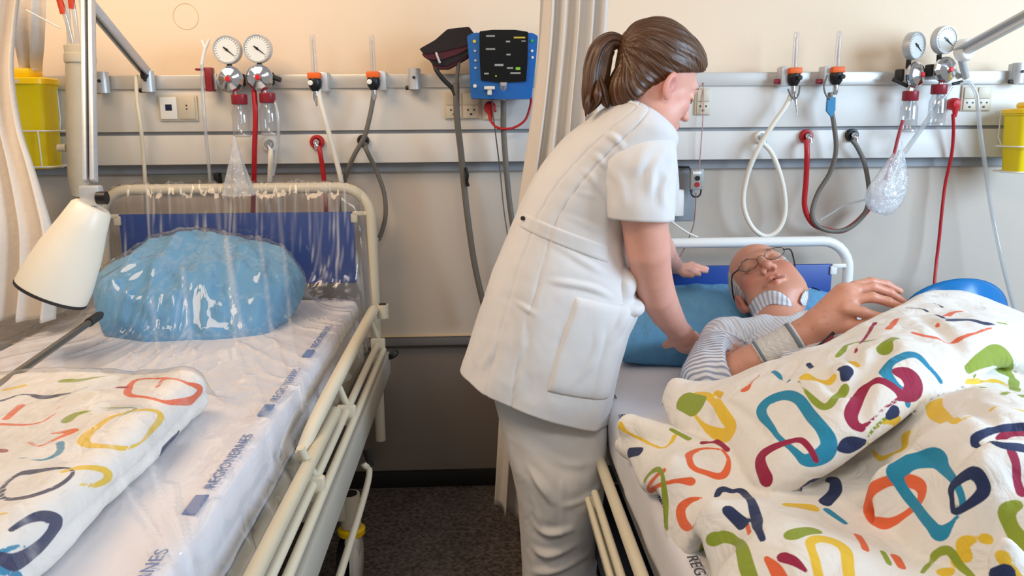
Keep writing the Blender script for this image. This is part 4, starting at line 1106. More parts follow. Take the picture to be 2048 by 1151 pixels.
def g_duvet(P):
    d = gB(P)
    for g in (g2, g3, roll2):
        e = g(P); k = .0015
        h_ = np.clip(.5 + .5 * (e - d) / k, 0, 1); d = d * h_ + e * (1 - h_) - k * h_ * (1 - h_)
    near = np.abs(d) < .035
    if near.any():
        X = P[near]; add = np.zeros(len(X))
        for C_, dp, hw in creases:
            lo = C_.min(0) - .05; hi = C_.max(0) + .05
            s_ = ((X > lo) & (X < hi)).all(1)
            if not s_.any(): continue
            Y_ = X[s_]; b2 = np.full(len(Y_), 1e9)
            for a, c in zip(C_[:-1], C_[1:]):
                ab = c - a; w_ = Y_ - a; t_ = np.clip(w_ @ ab / (ab @ ab + 1e-12), 0, 1)
                b2 = np.minimum(b2, ((w_ - t_[:, None] * ab) ** 2).sum(1))
            add[s_] = np.maximum(add[s_], 1.35 * dp * np.exp(-b2 / hw ** 2) - dp * .35 * np.exp(-b2 / (2.6 * hw) ** 2))
        d = d.copy(); d[near] += add
    return d

SR = [
 ('t', 1, [(2085, 760, 14), (2130, 740, 16), (2165, 790, 18), (2150, 840, 12), (2105, 830, 10)]), ('o', 1, [(2090, 900, 14), (2150, 890, 12), (2180, 940, 16), (2130, 970, 14)]), ('m', 0, [(2080, 700, 12), (2120, 712, 16), (2150, 735, 10)]),
 ('n', 0, [(2100, 1010, 16), (2160, 1020, 20), (2190, 1080, 16)]), ('y', 1, [(2070, 690, 8), (2095, 668, 12), (2130, 690, 10), (2110, 712, 8)]), ('g', 0, [(2200, 860, 18), (2230, 920, 22)]), ('y', 0, [(2210, 1000, 16), (2250, 1060, 18)]), ('g', 0, [(2060, 850, 8), (2080, 880, 12)]),
 ('g', 0, [(1370, 800, 40), (1393, 810, 44)]),
 ('y', 1, [(1384, 794, 5), (1386, 822, 5), (1404, 847, 8), (1429, 865, 20), (1457, 870, 24), (1464, 856, 22), (1450, 833, 22), (1432, 804, 18), (1414, 790, 14), (1393, 786, 10)]),
 ('y', 0, [(1432, 785, 10), (1444, 790, 12)]),
 ('t', 1, [(1532, 804, 20), (1568, 790, 20), (1596, 797, 19), (1621, 829, 20), (1657, 879, 26), (1650, 906, 28), (1614, 920, 20), (1593, 905, 12), (1557, 873, 9), (1543, 854, 11), (1523, 826, 18)]),
 ('m', 0, [(1531, 956, 28), (1521, 915, 22), (1557, 890, 16), (1596, 879, 12), (1618, 894, 10), (1632, 920, 9)]),
 ('o', 1, [(1400, 897, 13), (1379, 908, 13), (1382, 929, 12), (1411, 944, 11), (1446, 950, 15), (1457, 919, 6), (1440, 898, 6)]),
 ('m', 0, [(1404, 885, 9), (1432, 883, 10), (1456, 900, 9)]),
 ('y', 0, [(1256, 825, 14), (1239, 835, 15), (1240, 850, 14), (1254, 863, 6), (1279, 876, 5), (1321, 895, 6), (1343, 883, 7), (1350, 870, 8)]),
 ('n', 0, [(1325, 811, 7), (1332, 836, 10), (1337, 847, 8)]), ('g', 0, [(1343, 858, 8), (1379, 877, 9)]),
 ('n', 0, [(1258, 905, 18), (1280, 902, 16)]), ('n', 0, [(1268, 944, 8), (1275, 969, 8)]),
 ('g', 0, [(1325, 1046, 6), (1304, 1022, 6), (1286, 983, 7), (1289, 961, 9), (1307, 940, 10), (1323, 944, 9), (1329, 990, 13), (1329, 1036, 18), (1334, 1056, 6)]),
 ('o', 0, [(1329, 940, 8), (1307, 958, 8), (1298, 983, 9), (1304, 1002, 13), (1321, 969, 7), (1354, 961, 7), (1382, 962, 15)]),
 ('o', 0, [(1404, 995, 4), (1379, 1001, 12), (1361, 1022, 21), (1370, 1049, 17), (1386, 1052, 8), (1429, 1042, 2)]),
 ('n', 0, [(1434, 990, 11), (1443, 977, 12), (1464, 982, 11), (1486, 983, 13), (1504, 1004, 15), (1514, 1044, 20), (1525, 1078, 10)]),
 ('n', 0, [(1457, 1020, 20), (1486, 1047, 24)]), ('o', 0, [(1494, 1050, 8), (1499, 1066, 8)]),
 ('g', 0, [(1411, 1165, 14), (1407, 1101, 18), (1429, 1077, 22), (1457, 1074, 18), (1482, 1094, 22), (1493, 1133, 26), (1505, 1165, 24)]),
 ('o', 0, [(1532, 1115, 8), (1550, 1136, 20), (1563, 1160, 24)]), ('m', 0, [(1566, 1113, 20), (1589, 1122, 16), (1614, 1143, 4)]),
 ('y', 0, [(1577, 1009, 20), (1625, 1015, 22)]), ('t', 0, [(1655, 1020, 14), (1690, 1045, 10)]),
 ('g', 0, [(1585, 1069, 28), (1629, 1060, 24)]),
 ('y', 0, [(1640, 1165, 14), (1632, 1126, 14), (1621, 1083, 15), (1657, 1079, 24), (1689, 1097, 20), (1696, 1133, 18), (1700, 1165, 16)]),
 ('n', 0, [(1600, 978, 7), (1629, 960, 11), (1664, 956, 15), (1671, 979, 19), (1650, 1004, 20)]),
 ('n', 0, [(1680, 897, 10), (1700, 889, 26), (1729, 884, 10)]), ('n', 0, [(1777, 832, 12), (1790, 822, 20)]),
 ('g', 0, [(1737, 870, 5), (1763, 842, 5), (1782, 832, 4)]),
 ('y', 1, [(1791, 839, 18), (1811, 872, 19), (1806, 897, 14), (1763, 916, 11), (1746, 900, 4), (1735, 885, 3), (1760, 850, 3)]),
 ('m', 0, [(1722, 856, 12), (1707, 845, 20), (1704, 820, 22), (1729, 777, 17), (1758, 760, 14), (1791, 777, 15), (1803, 793, 14)]),
 ('m', 0, [(1722, 856, 10), (1745, 838, 3), (1770, 815, 3), (1801, 795, 6)]),
 ('m', 0, [(1797, 744, 20), (1818, 752, 34), (1828, 776, 36), (1813, 792, 20)]),
 ('t', 0, [(1882, 763, 7), (1858, 734, 8), (1825, 708, 14), (1782, 724, 14), (1771, 744, 20), (1791, 768, 13), (1811, 787, 13), (1816, 806, 14)]),
 ('g', 0, [(1936, 738, 14), (1964, 720, 24), (2000, 710, 34), (2014, 745, 22)]), ('g', 0, [(1950, 752, 6), (1966, 774, 10)]),
 ('g', 0, [(2028, 758, 16), (2030, 780, 14)]), ('g', 0, [(2005, 788, 8), (2050, 790, 12)]),
 ('o', 0, [(1826, 665, 8), (1868, 674, 13), (1916, 679, 11), (1945, 667, 5), (1983, 655, 3)]),
 ('o', 0, [(1875, 652, 7), (1897, 629, 10), (1925, 622, 4)]),
 ('n', 0, [(1895, 640, 8), (1930, 638, 20), (1964, 645, 12), (1988, 648, 4)]), ('n', 0, [(1811, 615, 4), (1849, 619, 5), (1893, 637, 6)]),
 ('n', 0, [(1868, 606, 3), (1885, 614, 4)]), ('g', 0, [(1995, 645, 4), (2012, 647, 5)]),
 ('o', 0, [(1793, 638, 10), (1777, 657, 10)]), ('m', 0, [(1750, 645, 7), (1729, 677, 6), (1712, 703, 7)]),
 ('g', 0, [(1675, 712, 8), (1705, 686, 10), (1748, 679, 8)]), ('g', 0, [(1770, 700, 26), (1790, 676, 14)]),
 ('y', 0, [(1610, 753, 20), (1643, 763, 24), (1666, 756, 16)]), ('y', 0, [(1703, 724, 13), (1716, 732, 8)]),
 ('n', 0, [(1680, 737, 10), (1693, 738, 22), (1690, 756, 14)]), ('n', 0, [(1616, 727, 8), (1624, 735, 8)]),
 ('g', 0, [(1596, 762, 4), (1629, 801, 11), (1657, 811, 15), (1686, 782, 17), (1690, 772, 10)]),
 ('t', 0, [(1546, 742, 7), (1575, 762, 12)]), ('o', 0, [(1491, 778, 17), (1502, 766, 4), (1521, 747, 2)]),
 ('y', 0, [(1868, 806, 28), (1876, 828, 26), (1911, 842, 16)]),
 ('t', 1, [(1793, 940, 28), (1830, 921, 28), (1873, 916, 32), (1889, 937, 18), (1911, 964, 13), (1925, 1005, 10), (1908, 1040, 5), (1880, 1066, 22), (1858, 1045, 18), (1820, 997, 18), (1797, 962, 18)]),
 ('o', 1, [(1811, 959, 19), (1842, 973, 20), (1839, 1002, 14), (1806, 1031, 10), (1765, 1046, 18), (1740, 1021, 22), (1738, 988, 22), (1768, 964, 16)]),
 ('n', 1, [(1906, 969, 14), (1945, 944, 18), (1962, 959, 19), (1966, 983, 17), (1935, 1010, 11), (1908, 1022, 9), (1904, 997, 8)]),
 ('n', 0, [(1949, 889, 10), (1954, 873, 13), (1993, 858, 11), (2050, 852, 14)]), ('n', 0, [(1949, 889, 10), (2002, 889, 13), (2050, 896, 18)]),
 ('m', 0, [(2000, 877, 12), (2021, 865, 15), (2055, 866, 18)]), ('m', 0, [(2024, 904, 15), (2033, 945, 15), (2042, 985, 13)]),
 ('y', 0, [(1933, 762, 8), (1983, 762, 11), (2015, 770, 7)]), ('y', 0, [(1925, 839, 4), (1983, 818, 7), (2050, 822, 8)]),
 ('g', 0, [(2035, 1008, 14), (2014, 1022, 22), (2021, 1050, 20), (2040, 1079, 24), (2060, 1100, 20)]),
 ('y', 0, [(1930, 1110, 20), (1927, 1085, 17), (1973, 1077, 15), (2007, 1115, 19), (2031, 1160, 24)]), ('y', 0, [(1887, 1145, 20), (1915, 1115, 18)]),
 ('g', 0, [(1844, 1145, 5), (1868, 1112, 11), (1897, 1100, 13), (1921, 1131, 12), (1948, 1155, 10)]), ('n', 0, [(1990, 1150, 20), (2012, 1146, 26)]),
 ('o', 0, [(1715, 1069, 12), (1731, 1098, 12)]), ('o', 0, [(1791, 1112, 15), (1803, 1133, 13)]), ('g', 0, [(1766, 1103, 9), (1779, 1127, 9)]),
]
dv, dq = surf(g_duvet, V(.24, -2.35, .60), V(1.50, -.72, .99), .0062, 2.0)
dv = relax(dv, dq, 1)
print('DUVET', dv.shape, dv.min(0), dv.max(0))
duvet = fast_mesh('duvet', dv, dq, dm, None, loc=(.85, -1.5, .63), vattrs=link_fields(dv, dq, SR))
tag(duvet, 'rumpled white duvet with coloured link print pulled over the patient', 'duvet')

# folded duvet on the left bed
SL = [
 ('o', 1, [(255, 786, 11), (274, 759, 8), (321, 756, 8), (372, 765, 9), (402, 780, 15), (384, 800, 14), (333, 804, 11), (294, 794, 9)]),
 ('m', 0, [(235, 774, 8), (252, 774, 10)]), ('o', 0, [(325, 759, 6), (313, 774, 5)]),
 ('g', 0, [(125, 761, 13), (165, 759, 11), (208, 752, 4)]), ('y', 0, [(10, 779, 9), (47, 771, 11)]),
 ('n', 0, [(0, 802, 8), (47, 788, 4), (90, 794, 14), (137, 786, 8)]),
 ('o', 0, [(12, 837, 10), (43, 810, 10)]), ('o', 0, [(0, 847, 11), (39, 849, 9), (78, 845, 5), (106, 829, 3), (121, 810, 3)]),
 ('g', 0, [(133, 841, 16), (149, 829, 14), (180, 821, 5)]),
 ('y', 1, [(168, 886, 17), (188, 857, 15), (219, 835, 12), (274, 820, 10), (322, 829, 12), (302, 861, 9), (274, 888, 4), (235, 895, 11)]),
 ('g', 0, [(200, 814, 3), (270, 816, 6), (240, 832, 5)]),
 ('o', 0, [(59, 884, 7), (78, 892, 5), (106, 880, 7), (145, 861, 18), (106, 866, 7)]),
 ('t', 0, [(121, 884, 11), (118, 904, 9), (86, 919, 5), (39, 915, 3)]), ('m', 0, [(0, 900, 13), (8, 902, 12)]),
 ('n', 1, [(8, 970, 7), (39, 947, 7), (63, 943, 16), (129, 935, 7), (145, 947, 5), (110, 974, 8), (59, 992, 11), (8, 996, 8)]),
 ('y', 0, [(125, 943, 9), (165, 934, 13), (212, 941, 13), (219, 955, 11), (188, 970, 7), (157, 968, 4)]),
 ('n', 0, [(333, 931, 10), (325, 903, 18), (353, 872, 20), (382, 842, 24), (396, 857, 20)]), ('m', 0, [(368, 876, 10), (360, 905, 10)]),
 ('t', 0, [(251, 976, 34), (274, 966, 40), (290, 966, 26)]), ('t', 0, [(253, 980, 22), (258, 1004, 14)]),
 ('m', 0, [(276, 1004, 10), (240, 1035, 16), (232, 1049, 12)]),
 ('n', 0, [(20, 1060, 7), (51, 1041, 11), (86, 1031, 19), (116, 1047, 25), (90, 1084, 23), (55, 1113, 25), (24, 1123, 25), (-20, 1110, 20)]),
 ('t', 0, [(0, 1104, 9), (39, 1092, 5), (78, 1108, 4), (133, 1123, 7), (149, 1140, 5)]), ('t', 0, [(0, 1140, 14), (40, 1151, 10)]),
 ('y', 0, [(0, 1028, 8), (12, 1026, 6)]),
]
c0 = V(-.895, -1.78, .818); hf = V(.355, .535, .046)
sl = S().bx(c0, hf, .040)
def g_left(P):
    d = sl(P) + .006 * snoise(P, 5, 31, 3)
    d = d + .007 * np.exp(-((P[:, 2] - .815 - .006 * np.sin(P[:, 1] * 9)) / .006) ** 2) * (P[:, 0] > -.62)
    return d
v, q_ = surf(g_left, c0 - hf - .03, c0 + hf + .03, .007, 2.0)
v = relax(v, q_, 1)
ld = fast_mesh('duvet', v, q_, dm, None, loc=(c0[0], c0[1], c0[2] - hf[2]), vattrs=link_fields(v, q_, SL))
tag(ld, 'folded duvet with coloured link print under the clear plastic cover', 'duvet')
# ------------------------------------------------------------------ people
def skin_mat(name, base, red, dark, rough=.5, spots=.0):
    m = bpy.data.materials.new(name); m.use_nodes = True
    nt = m.node_tree; N = nt.nodes; L = nt.links; b = N['Principled BSDF']
    tc = N.new('ShaderNodeTexCoord')
    nz = N.new('ShaderNodeTexNoise'); nz.inputs['Scale'].default_value = 22; nz.inputs['Detail'].default_value = 5
    L.new(tc.outputs['Object'], nz.inputs[0])
    cur = N.new('ShaderNodeMix'); cur.data_type = 'RGBA'
    c = lin(base); cur.inputs[6].default_value = (c[0] * 1.05, c[1] * 1.08, c[2] * 1.08, 1); cur.inputs[7].default_value = (c[0] * .95, c[1] * .86, c[2] * .84, 1)
    L.new(nz.outputs[0], cur.inputs[0]); cur = cur.outputs[2]
    for an, cc in (('red', red), ('dark', dark)):
        at = N.new('ShaderNodeAttribute'); at.attribute_name = an
        mx = N.new('ShaderNodeMix'); mx.data_type = 'RGBA'; mx.inputs[7].default_value = (*lin(cc), 1)
        L.new(at.outputs['Fac'], mx.inputs[0]); L.new(cur, mx.inputs[6]); cur = mx.outputs[2]
    if spots:
        n2 = N.new('ShaderNodeTexNoise'); n2.inputs['Scale'].default_value = 85; n2.inputs['Detail'].default_value = 1
        L.new(tc.outputs['Object'], n2.inputs[0])
        mr = N.new('ShaderNodeMapRange'); mr.inputs['From Min'].default_value = .66; mr.inputs['From Max'].default_value = .74; mr.inputs['To Max'].default_value = spots
        L.new(n2.outputs[0], mr.inputs['Value'])
        mx = N.new('ShaderNodeMix'); mx.data_type = 'RGBA'; mx.inputs[7].default_value = (*lin('#8a5234'), 1)
        ata = N.new('ShaderNodeAttribute'); ata.attribute_name = 'arm'; mu = N.new('ShaderNodeMath'); mu.operation = 'MULTIPLY'; L.new(mr.outputs[0], mu.inputs[0]); L.new(ata.outputs['Fac'], mu.inputs[1])
        L.new(mu.outputs[0], mx.inputs[0]); L.new(cur, mx.inputs[6]); cur = mx.outputs[2]
    L.new(cur, b.inputs['Base Color']); b.inputs['Roughness'].default_value = rough
    b.inputs['Subsurface Weight'].default_value = .12; b.inputs['Subsurface Radius'].default_value = (.01, .004, .002); b.inputs['Subsurface Scale'].default_value = 1.0
    n3 = N.new('ShaderNodeTexNoise'); n3.inputs['Scale'].default_value = 160; n3.inputs['Detail'].default_value = 3; L.new(tc.outputs['Object'], n3.inputs[0])
    bp = N.new('ShaderNodeBump'); bp.inputs['Strength'].default_value = .12; bp.inputs['Distance'].default_value = .004
    L.new(n3.outputs[0], bp.inputs['Height']); L.new(bp.outputs[0], b.inputs['Normal'])
    return m
def hair_mat(name, c0, c1):
    m = bpy.data.materials.new(name); m.use_nodes = True
    nt = m.node_tree; N = nt.nodes; L = nt.links; b = N['Principled BSDF']
    at = N.new('ShaderNodeAttribute'); at.attribute_name = 'strand'
    nz = N.new('ShaderNodeTexNoise'); nz.noise_dimensions = '1D'; nz.inputs['Scale'].default_value = 30; nz.inputs['Detail'].default_value = 5
    L.new(at.outputs['Fac'], nz.inputs['W'])
    cr = N.new('ShaderNodeValToRGB'); cr.color_ramp.elements[0].color = (*lin(c0), 1); cr.color_ramp.elements[1].color = (*lin(c1), 1)
    cr.color_ramp.elements[0].position = .36; cr.color_ramp.elements[1].position = .66
    L.new(nz.outputs[0], cr.inputs[0]); L.new(cr.outputs[0], b.inputs['Base Color']); b.inputs['Roughness'].default_value = .38
    bp = N.new('ShaderNodeBump'); bp.inputs['Strength'].default_value = .2; bp.inputs['Distance'].default_value = .004
    L.new(nz.outputs[0], bp.inputs['Height']); L.new(bp.outputs[0], b.inputs['Normal'])
    return m

def head_sdf(male):
    s = S()
    s.ell((0, -.015, .042), (.074, .094, .083))
    s.ell((0, .028, -.030), (.060 if male else .055, .060, .088), k=.03)
    s.ell((0, .030, -.074), (.050 if male else .041, .046, .036), k=.03)
    s.ell((0, .070 if male else .060, -.100 if male else -.096), (.022 if male else .015, .017, .015), k=.022)
    for x in (-1, 1):
        s.ell((x * .040, .056, -.028), (.024, .026, .024), k=.02)
        s.ell((x * .048, .034, -.066), (.020, .03, .03), k=.025)
    if male:
        s.ell((0, .040, -.098), (.056, .046, .026), k=.02)
    s.cap((-.030, .078, .024), (.030, .078, .024), .013, .013, k=.02)
    for x in (-1, 1):
        s.ell((x * .031, .103, .003), (.017, .018, .011), k=.014, sub=True)
        s.ell((x * .031, .076, .003), (.0135, .0125, .012), k=.004)
        s.cap((x * .019, .088, -.002), (x * .044, .082, -.001), .0032, .0028, k=.004)
    s.chain([((0, .086, .018), .007), ((0, .097, -.010), .008), ((0, .111, -.032), .0095)], k=.010)
    s.ell((0, .1135 if male else .110, -.034), (.0115 if male else .009, .010, .009 if male else .0075), k=.006)
    for x in (-1, 1):
        s.ell((x * .0135, .100, -.038), (.0075, .010, .0075), k=.006)
        s.ell((x * .0065, .107, -.0465), (.0036, .0055, .0045), k=.002, sub=True)
    mw = 1.38 if male else 1.0
    lr = .72 if male else 1.0
    s.chain([((-.022 * mw, .087, -.067), .0030), ((-.008, .096, -.061), .0050 * lr), ((.008, .096, -.061), .0050 * lr), ((.022 * mw, .086, -.067), .0030)], k=.007)
    s.chain([((-.020, .087, -.071), .0040), ((0, .094, -.0745), .0062 * lr), ((.020, .087, -.071), .0040)], k=.007)
    s.chain([((-.025 * mw, .089, -.070), .0020), ((0, .100, -.0668), .0042 if male else .0024), ((.025 * mw, .089, -.070), .0020)], k=.003, sub=True)
    for x in (-1, 1):
        s.chain([((x * .016, .094, -.046), .0012), ((x * .031, .086, -.064), .0016)], k=.006, sub=True)
        Re = rotm(0, 0, x * .30)
        s.ell((x * .078, -.008, -.016), (.0075, .019, .031), k=.006, R=Re)
        s.ell((x * .088, -.004, -.012), (.0085, .010, .016), k=.004, sub=True, R=Re)
        s.ell((x * .0755, .000, -.041), (.006, .008, .010), k=.006)
    return s
def face_paint(L_, male):
    """red and dark tints in head coordinates"""
    g = lambda c, r: np.exp(-(((L_ - np.array(c)) / np.array(r)) ** 2).sum(1))
    lm = .5 if male else .75
    red = lm * g((0, .098, -.062), (.024, .014, .0060)) + lm * g((0, .095, -.0735), (.022, .014, .0065))
    for x in (-1, 1):
        red += (.55 if male else .38) * g((x * .045, .06, -.030), (.022, .03, .022)) + .55 * g((x * .082, -.005, -.014), (.014, .025, .034))
    red += (.35 if male else .15) * g((0, .113, -.034), (.014, .014, .012))
    dark = .85 * g((0, .098, -.0675), (.030 if male else .022, .014, .0028))
    for x in (-1, 1):
        bx_ = np.clip((np.abs(L_[:, 0]) - .016) / .030, 0, 1)
        dark += (.35 if male else .55) * g((x * .032, .088, .0265), (.017, .016, .0042))
        dark += (.55 if male else .85) * g((x * .031, .088, -.0015), (.015, .010, .0022))
        dark += .8 * g((x * .0065, .107, -.0465), (.0035, .006, .0035)) + .35 * g((x * .086, -.004, -.012), (.008, .008, .012))
    return np.clip(red, 0, 1), np.clip(dark, 0, 1)

def frame(c, Rl, Fw, Up, s):
    """head frame: columns = local x, y, z in the world"""
    Fw = np.array(Fw, float); Up = np.array(Up, float)
    Fw /= np.linalg.norm(Fw); Up -= Fw * (Up @ Fw); Up /= np.linalg.norm(Up)
    X = np.cross(Fw, Up); R = np.column_stack([X, Fw, Up]); c = np.array(c, float)
    to_l = lambda P: (P - c) @ R / s
    to_w = lambda Q: c + (np.asarray(Q, float) * s) @ R.T
    return R, to_l, to_w

def loft(secs, nt_=70, nth=84, ex=2.3, cap_top=False):
    """secs: (Lpx, Lpy, Rpx, Rpy, half_depth, Yc); returns ring function and grid"""
    rows = []
    for a, b_, c, d, hd, Yc in secs:
        rows.append([*aY(a, b_, Yc), *aY(c, d, Yc), hd])
    rows = np.array(rows)
    def ring(Q, th):
        A_, B_, hd = Q[:3], Q[3:6], Q[6]
        c, s_ = np.cos(th), np.sin(th)
        c = np.sign(c) * np.abs(c) ** (2 / ex); s_ = np.sign(s_) * np.abs(s_) ** (2 / ex)
        return (A_ + B_) / 2 + c[:, None] * (B_ - A_) / 2 + s_[:, None] * np.array([0, -hd, 0])
    th = np.arange(nth) * 2 * math.pi / nth
    D = spline(rows, nt_)
    G = np.stack([ring(q, th) for q in D])
    return D, ring, G
def gnormals(G, wrap=True):
    du = np.gradient(G, axis=0)
    dv_ = (np.roll(G, -1, 1) - np.roll(G, 1, 1)) if wrap else np.gradient(G, axis=1)
    n = np.cross(dv_, du); n /= np.linalg.norm(n, axis=2)[..., None] + 1e-12
    c = G.mean(axis=1, keepdims=True)
    if ((G - c) * n).sum() < 0: n = -n
    return n
def fold_field(P, folds):
    """folds: (list of (px,py,Y), height, width) -> displacement"""
    o = np.zeros(len(P))
    for pts, h_, w_ in folds:
        C_ = spline([aY(*p) for p in pts], 10); b2 = np.full(len(P), 1e9); sp = np.zeros(len(P))
        for i_, (a, c) in enumerate(zip(C_[:-1], C_[1:])):
            ab = c - a; q = P - a; t_ = np.clip(q @ ab / (ab @ ab + 1e-12), 0, 1)
            e = q - t_[:, None] * ab; e2 = (e ** 2 * V(1, .35, 1)).sum(1); sp = np.where(e2 < b2, (i_ + t_) / 9., sp); b2 = np.minimum(b2, e2)
        o += 2.1 * np.clip(4 * sp * (1 - sp), 0, 1) * h_ * (np.exp(-b2 / w_ ** 2) - .45 * np.exp(-b2 / (2.2 * w_) ** 2))
    return o
def cloth_grid(name, G, m, parent, folds=(), amp=.0025, nsc=9, seed=1, extra=None, solid=.003, wrap=True):
    n = gnormals(G, wrap); P = G.reshape(-1, 3)
    d = amp * snoise(P * V(1, 1, .8), nsc, seed, 3) + fold_field(P, folds)
    if extra is not None: d = d + extra.reshape(-1)
    P2 = P + n.reshape(-1, 3) * d[:, None]
    a, b_ = G.shape[:2]; q = MB().grid(P2.reshape(G.shape), wrap)
    o = fast_mesh(name, q.v[0], np.array(q.f), m, parent)
    md = o.modifiers.new('solid', 'SOLIDIFY'); md.thickness = solid; md.offset = -1
    return o, P2.reshape(G.shape)

m_uniform = mat('uniform_white', '#dcdad9', .8, bump=.16, bscale=13, var=.006, sheen=.1, detail=2, stretch=(1, 1, 1.3))
m_uniform2 = mat('uniform_trousers', '#d2cfcc', .8, bump=.18, bscale=12, var=.006, sheen=.1, detail=2)
sk_f = skin_mat('skin_fair', '#e2a996', '#d06a60', '#3a2018', .48)
sk_m = skin_mat('skin_ruddy', '#d89b80', '#c4543f', '#4a2018', .45, .22)
hair_b = hair_mat('hair_brown', '#26160d', '#70482a')
hair_g = hair_mat('hair_grey', '#8d8681', '#e6e0da')

# ============ nurse
NS = 1.01
a_, t_ = math.radians(20), math.radians(29)
Fw = V(math.cos(a_) * math.cos(t_), math.sin(a_) * math.cos(t_), -math.sin(t_)); Up = V(math.cos(a_) * math.sin(t_), math.sin(a_) * math.sin(t_), math.cos(t_))
Rn, _, _ = frame((0, 0, 0), None, Fw, Up, NS)
ear = aY(1341, 172, -.955)
nc = ear - Rn @ V(.082, -.008, -.020) * NS
Rn, n_l, n_w = frame(nc, None, Fw, Up, NS)
hs = head_sdf(False)
def nurse_head(P):
    d = hs(n_l(P)) * NS
    nk = S().cap(n_w((0, -.018, -.04)), aY(1283, 232, -.87), .050, .056).cap(n_w((0, .015, -.075)), aY(1310, 258, -.87), .030, .04, k=.03).cap(aY(1283, 232, -.87), aY(1230, 300, -.85), .056, .08, k=.04)
    e = nk(P); k = .028; h_ = np.clip(.5 + .5 * (e - d) / k, 0, 1)
    return d * h_ + e * (1 - h_) - k * h_ * (1 - h_)
hv, hq = surf(nurse_head, nc + V(-.28, -.17, -.36), nc + V(.20, .17, .19), .0032)
hv = relax(hv, hq, 1, .3)
# arms
# near arm and hand
def P3(l): return [(aY(a, b_, c), r) for a, b_, c, r in l]
arm = S()
arm.chain(P3([(1275, 300, -.93, .060), (1288, 430, -.97, .0545), (1296, 500, -.95, .052), (1303, 548, -.91, .0485), (1312, 585, -.87, .0475), (1332, 625, -.79, .041), (1352, 655, -.72, .033), (1362, 668, -.69, .031)]), k=.003)
hand = S()
hand.ell(aY(1372, 682, -.65), (.036, .045, .026), k=.02)
hand.cap(aY(1362, 668, -.69), aY(1372, 682, -.65), .030, .032, k=.02)
hand.chain(P3([(1358, 672, -.70, .015), (1343, 684, -.69, .013), (1331, 690, -.67, .0105)]), k=.008)
for i, (x, y, Y) in enumerate(((1378, 676, -.59), (1385, 684, -.61), (1386, 694, -.63), (1380, 702, -.66))):
    hand.chain([(aY(x - 2, y - 4, Y), .0125), (aY(x + 12, y - 6, Y + .015), .0115), (aY(x + 16, y + 4, Y + .02), .010), (aY(x + 8, y + 10, Y + .01), .009)], k=.005)
arm.sub_s(lambda P: hand(P), k=.015)
lo = np.minimum(aY(1275, 300, -.93), aY(1372, 700, -.6)) - .14; hi = np.maximum(aY(1275, 300, -.93), aY(1372, 690, -.6)) + .14
av, aq = surf(arm, lo, hi, .0038); av = relax(av, aq, 1, .3)
farm = S().chain(P3([(1290, 310, -.66, .055), (1300, 440, -.46, .046), (1322, 500, -.36, .040), (1348, 530, -.27, .028)]), k=.02)
farm.ell(aY(1366, 537, -.23), (.036, .03, .020), k=.02)
for i, (x, y, Y) in enumerate(((1400, 533, -.185), (1414, 537, -.20), (1412, 542, -.22), (1398, 548, -.24))):
    farm.chain([(aY(1366, 535 + i * 3, -.21 - i * .01), .012), (aY((1366 + x) / 2, y - 4, Y), .0105), (aY(x, y, Y), .0085)], k=.006)
farm.chain(P3([(1352, 535, -.27, .014), (1368, 547, -.28, .011), (1384, 551, -.28, .009)]), k=.008)
lo = np.minimum(aY(1290, 310, -.66), aY(1400, 560, -.2)) - .1; hi = np.maximum(aY(1290, 310, -.66), aY(1420, 530, -.15)) + .1
fv, fq = surf(farm, lo, hi, .0045); fv = relax(fv, fq, 1, .3)
# trunk and legs, covered by the uniform
tr = S().chain(P3([(1245, 300, -.82, .11), (1160, 400, -.82, .12), (1130, 540, -.82, .12), (1090, 680, -.80, .11)]), k=.03)
tr.cap(aY(1290, 300, -.93), aY(1285, 310, -.70), .06, .06, k=.03)
for Yl in (-.89, -.71): tr.chain([(aY(1100, 720, (Yl - .80) / 2), .08), (aY(1118, 1000, Yl), .055), (V(aY(1118, 1000, Yl)[0], Yl, .09), .045)], k=.03)
lo = V(-.15, -1.05, .04); hi = V(.62, -.55, 1.42)
tv, tq = surf(tr, lo, hi, .012)
v, q_ = joinq((hv, hq), (av, aq), (fv, fq), (tv, tq))
red, dark = face_paint(n_l(v), False)
nurse = fast_mesh('person', v, q_, sk_f, None, loc=(.12, -.82, 0), attrs={'red': red, 'dark': dark})
tag(nurse, 'person in white nurse uniform with a brown ponytail bending over the patient', 'person')

# hair
def nurse_hair(P):
    L_ = n_l(P); x, y, z = L_[:, 0], L_[:, 1], L_[:, 2]
    e = S().ell((0, -.020, .047), (.083, .106, .090)).ell((0, -.060, -.045), (.058, .046, .062), k=.03).ell((0, .03, .072), (.060, .062, .042), k=.03)(L_)
    phi = np.arctan2(x, z - .02)
    e = e - .0012 * np.sin(phi * 38 + 3 * np.sin(y * 30)) - .0016 * np.sin(phi * 15 + y * 14)
    zl = np.where(y > .0, .018 + y * .62, .018 + y * 1.8)
    zl = np.where(y > .075, .069 + (y - .075) * 1.2, zl)
    zl = np.maximum(zl, -.108 + 0 * y) 
    k = .008; cut = zl - z
    h_ = np.clip(.5 - .5 * (e - cut) / k, 0, 1); d = cut * h_ + e * (1 - h_) + k * h_ * (1 - h_)
    return d * NS
v, q_ = surf(nurse_hair, nc - .19, nc + .19, .0032); v = relax(v, q_, 1, .3)
L_ = n_l(v); st = np.arctan2(L_[:, 0], L_[:, 2] - .02 + L_[:, 1] * .2) * .9 + L_[:, 1] * .35
hair = fast_mesh('hair', v, q_, hair_b, nurse, attrs={'strand': st})
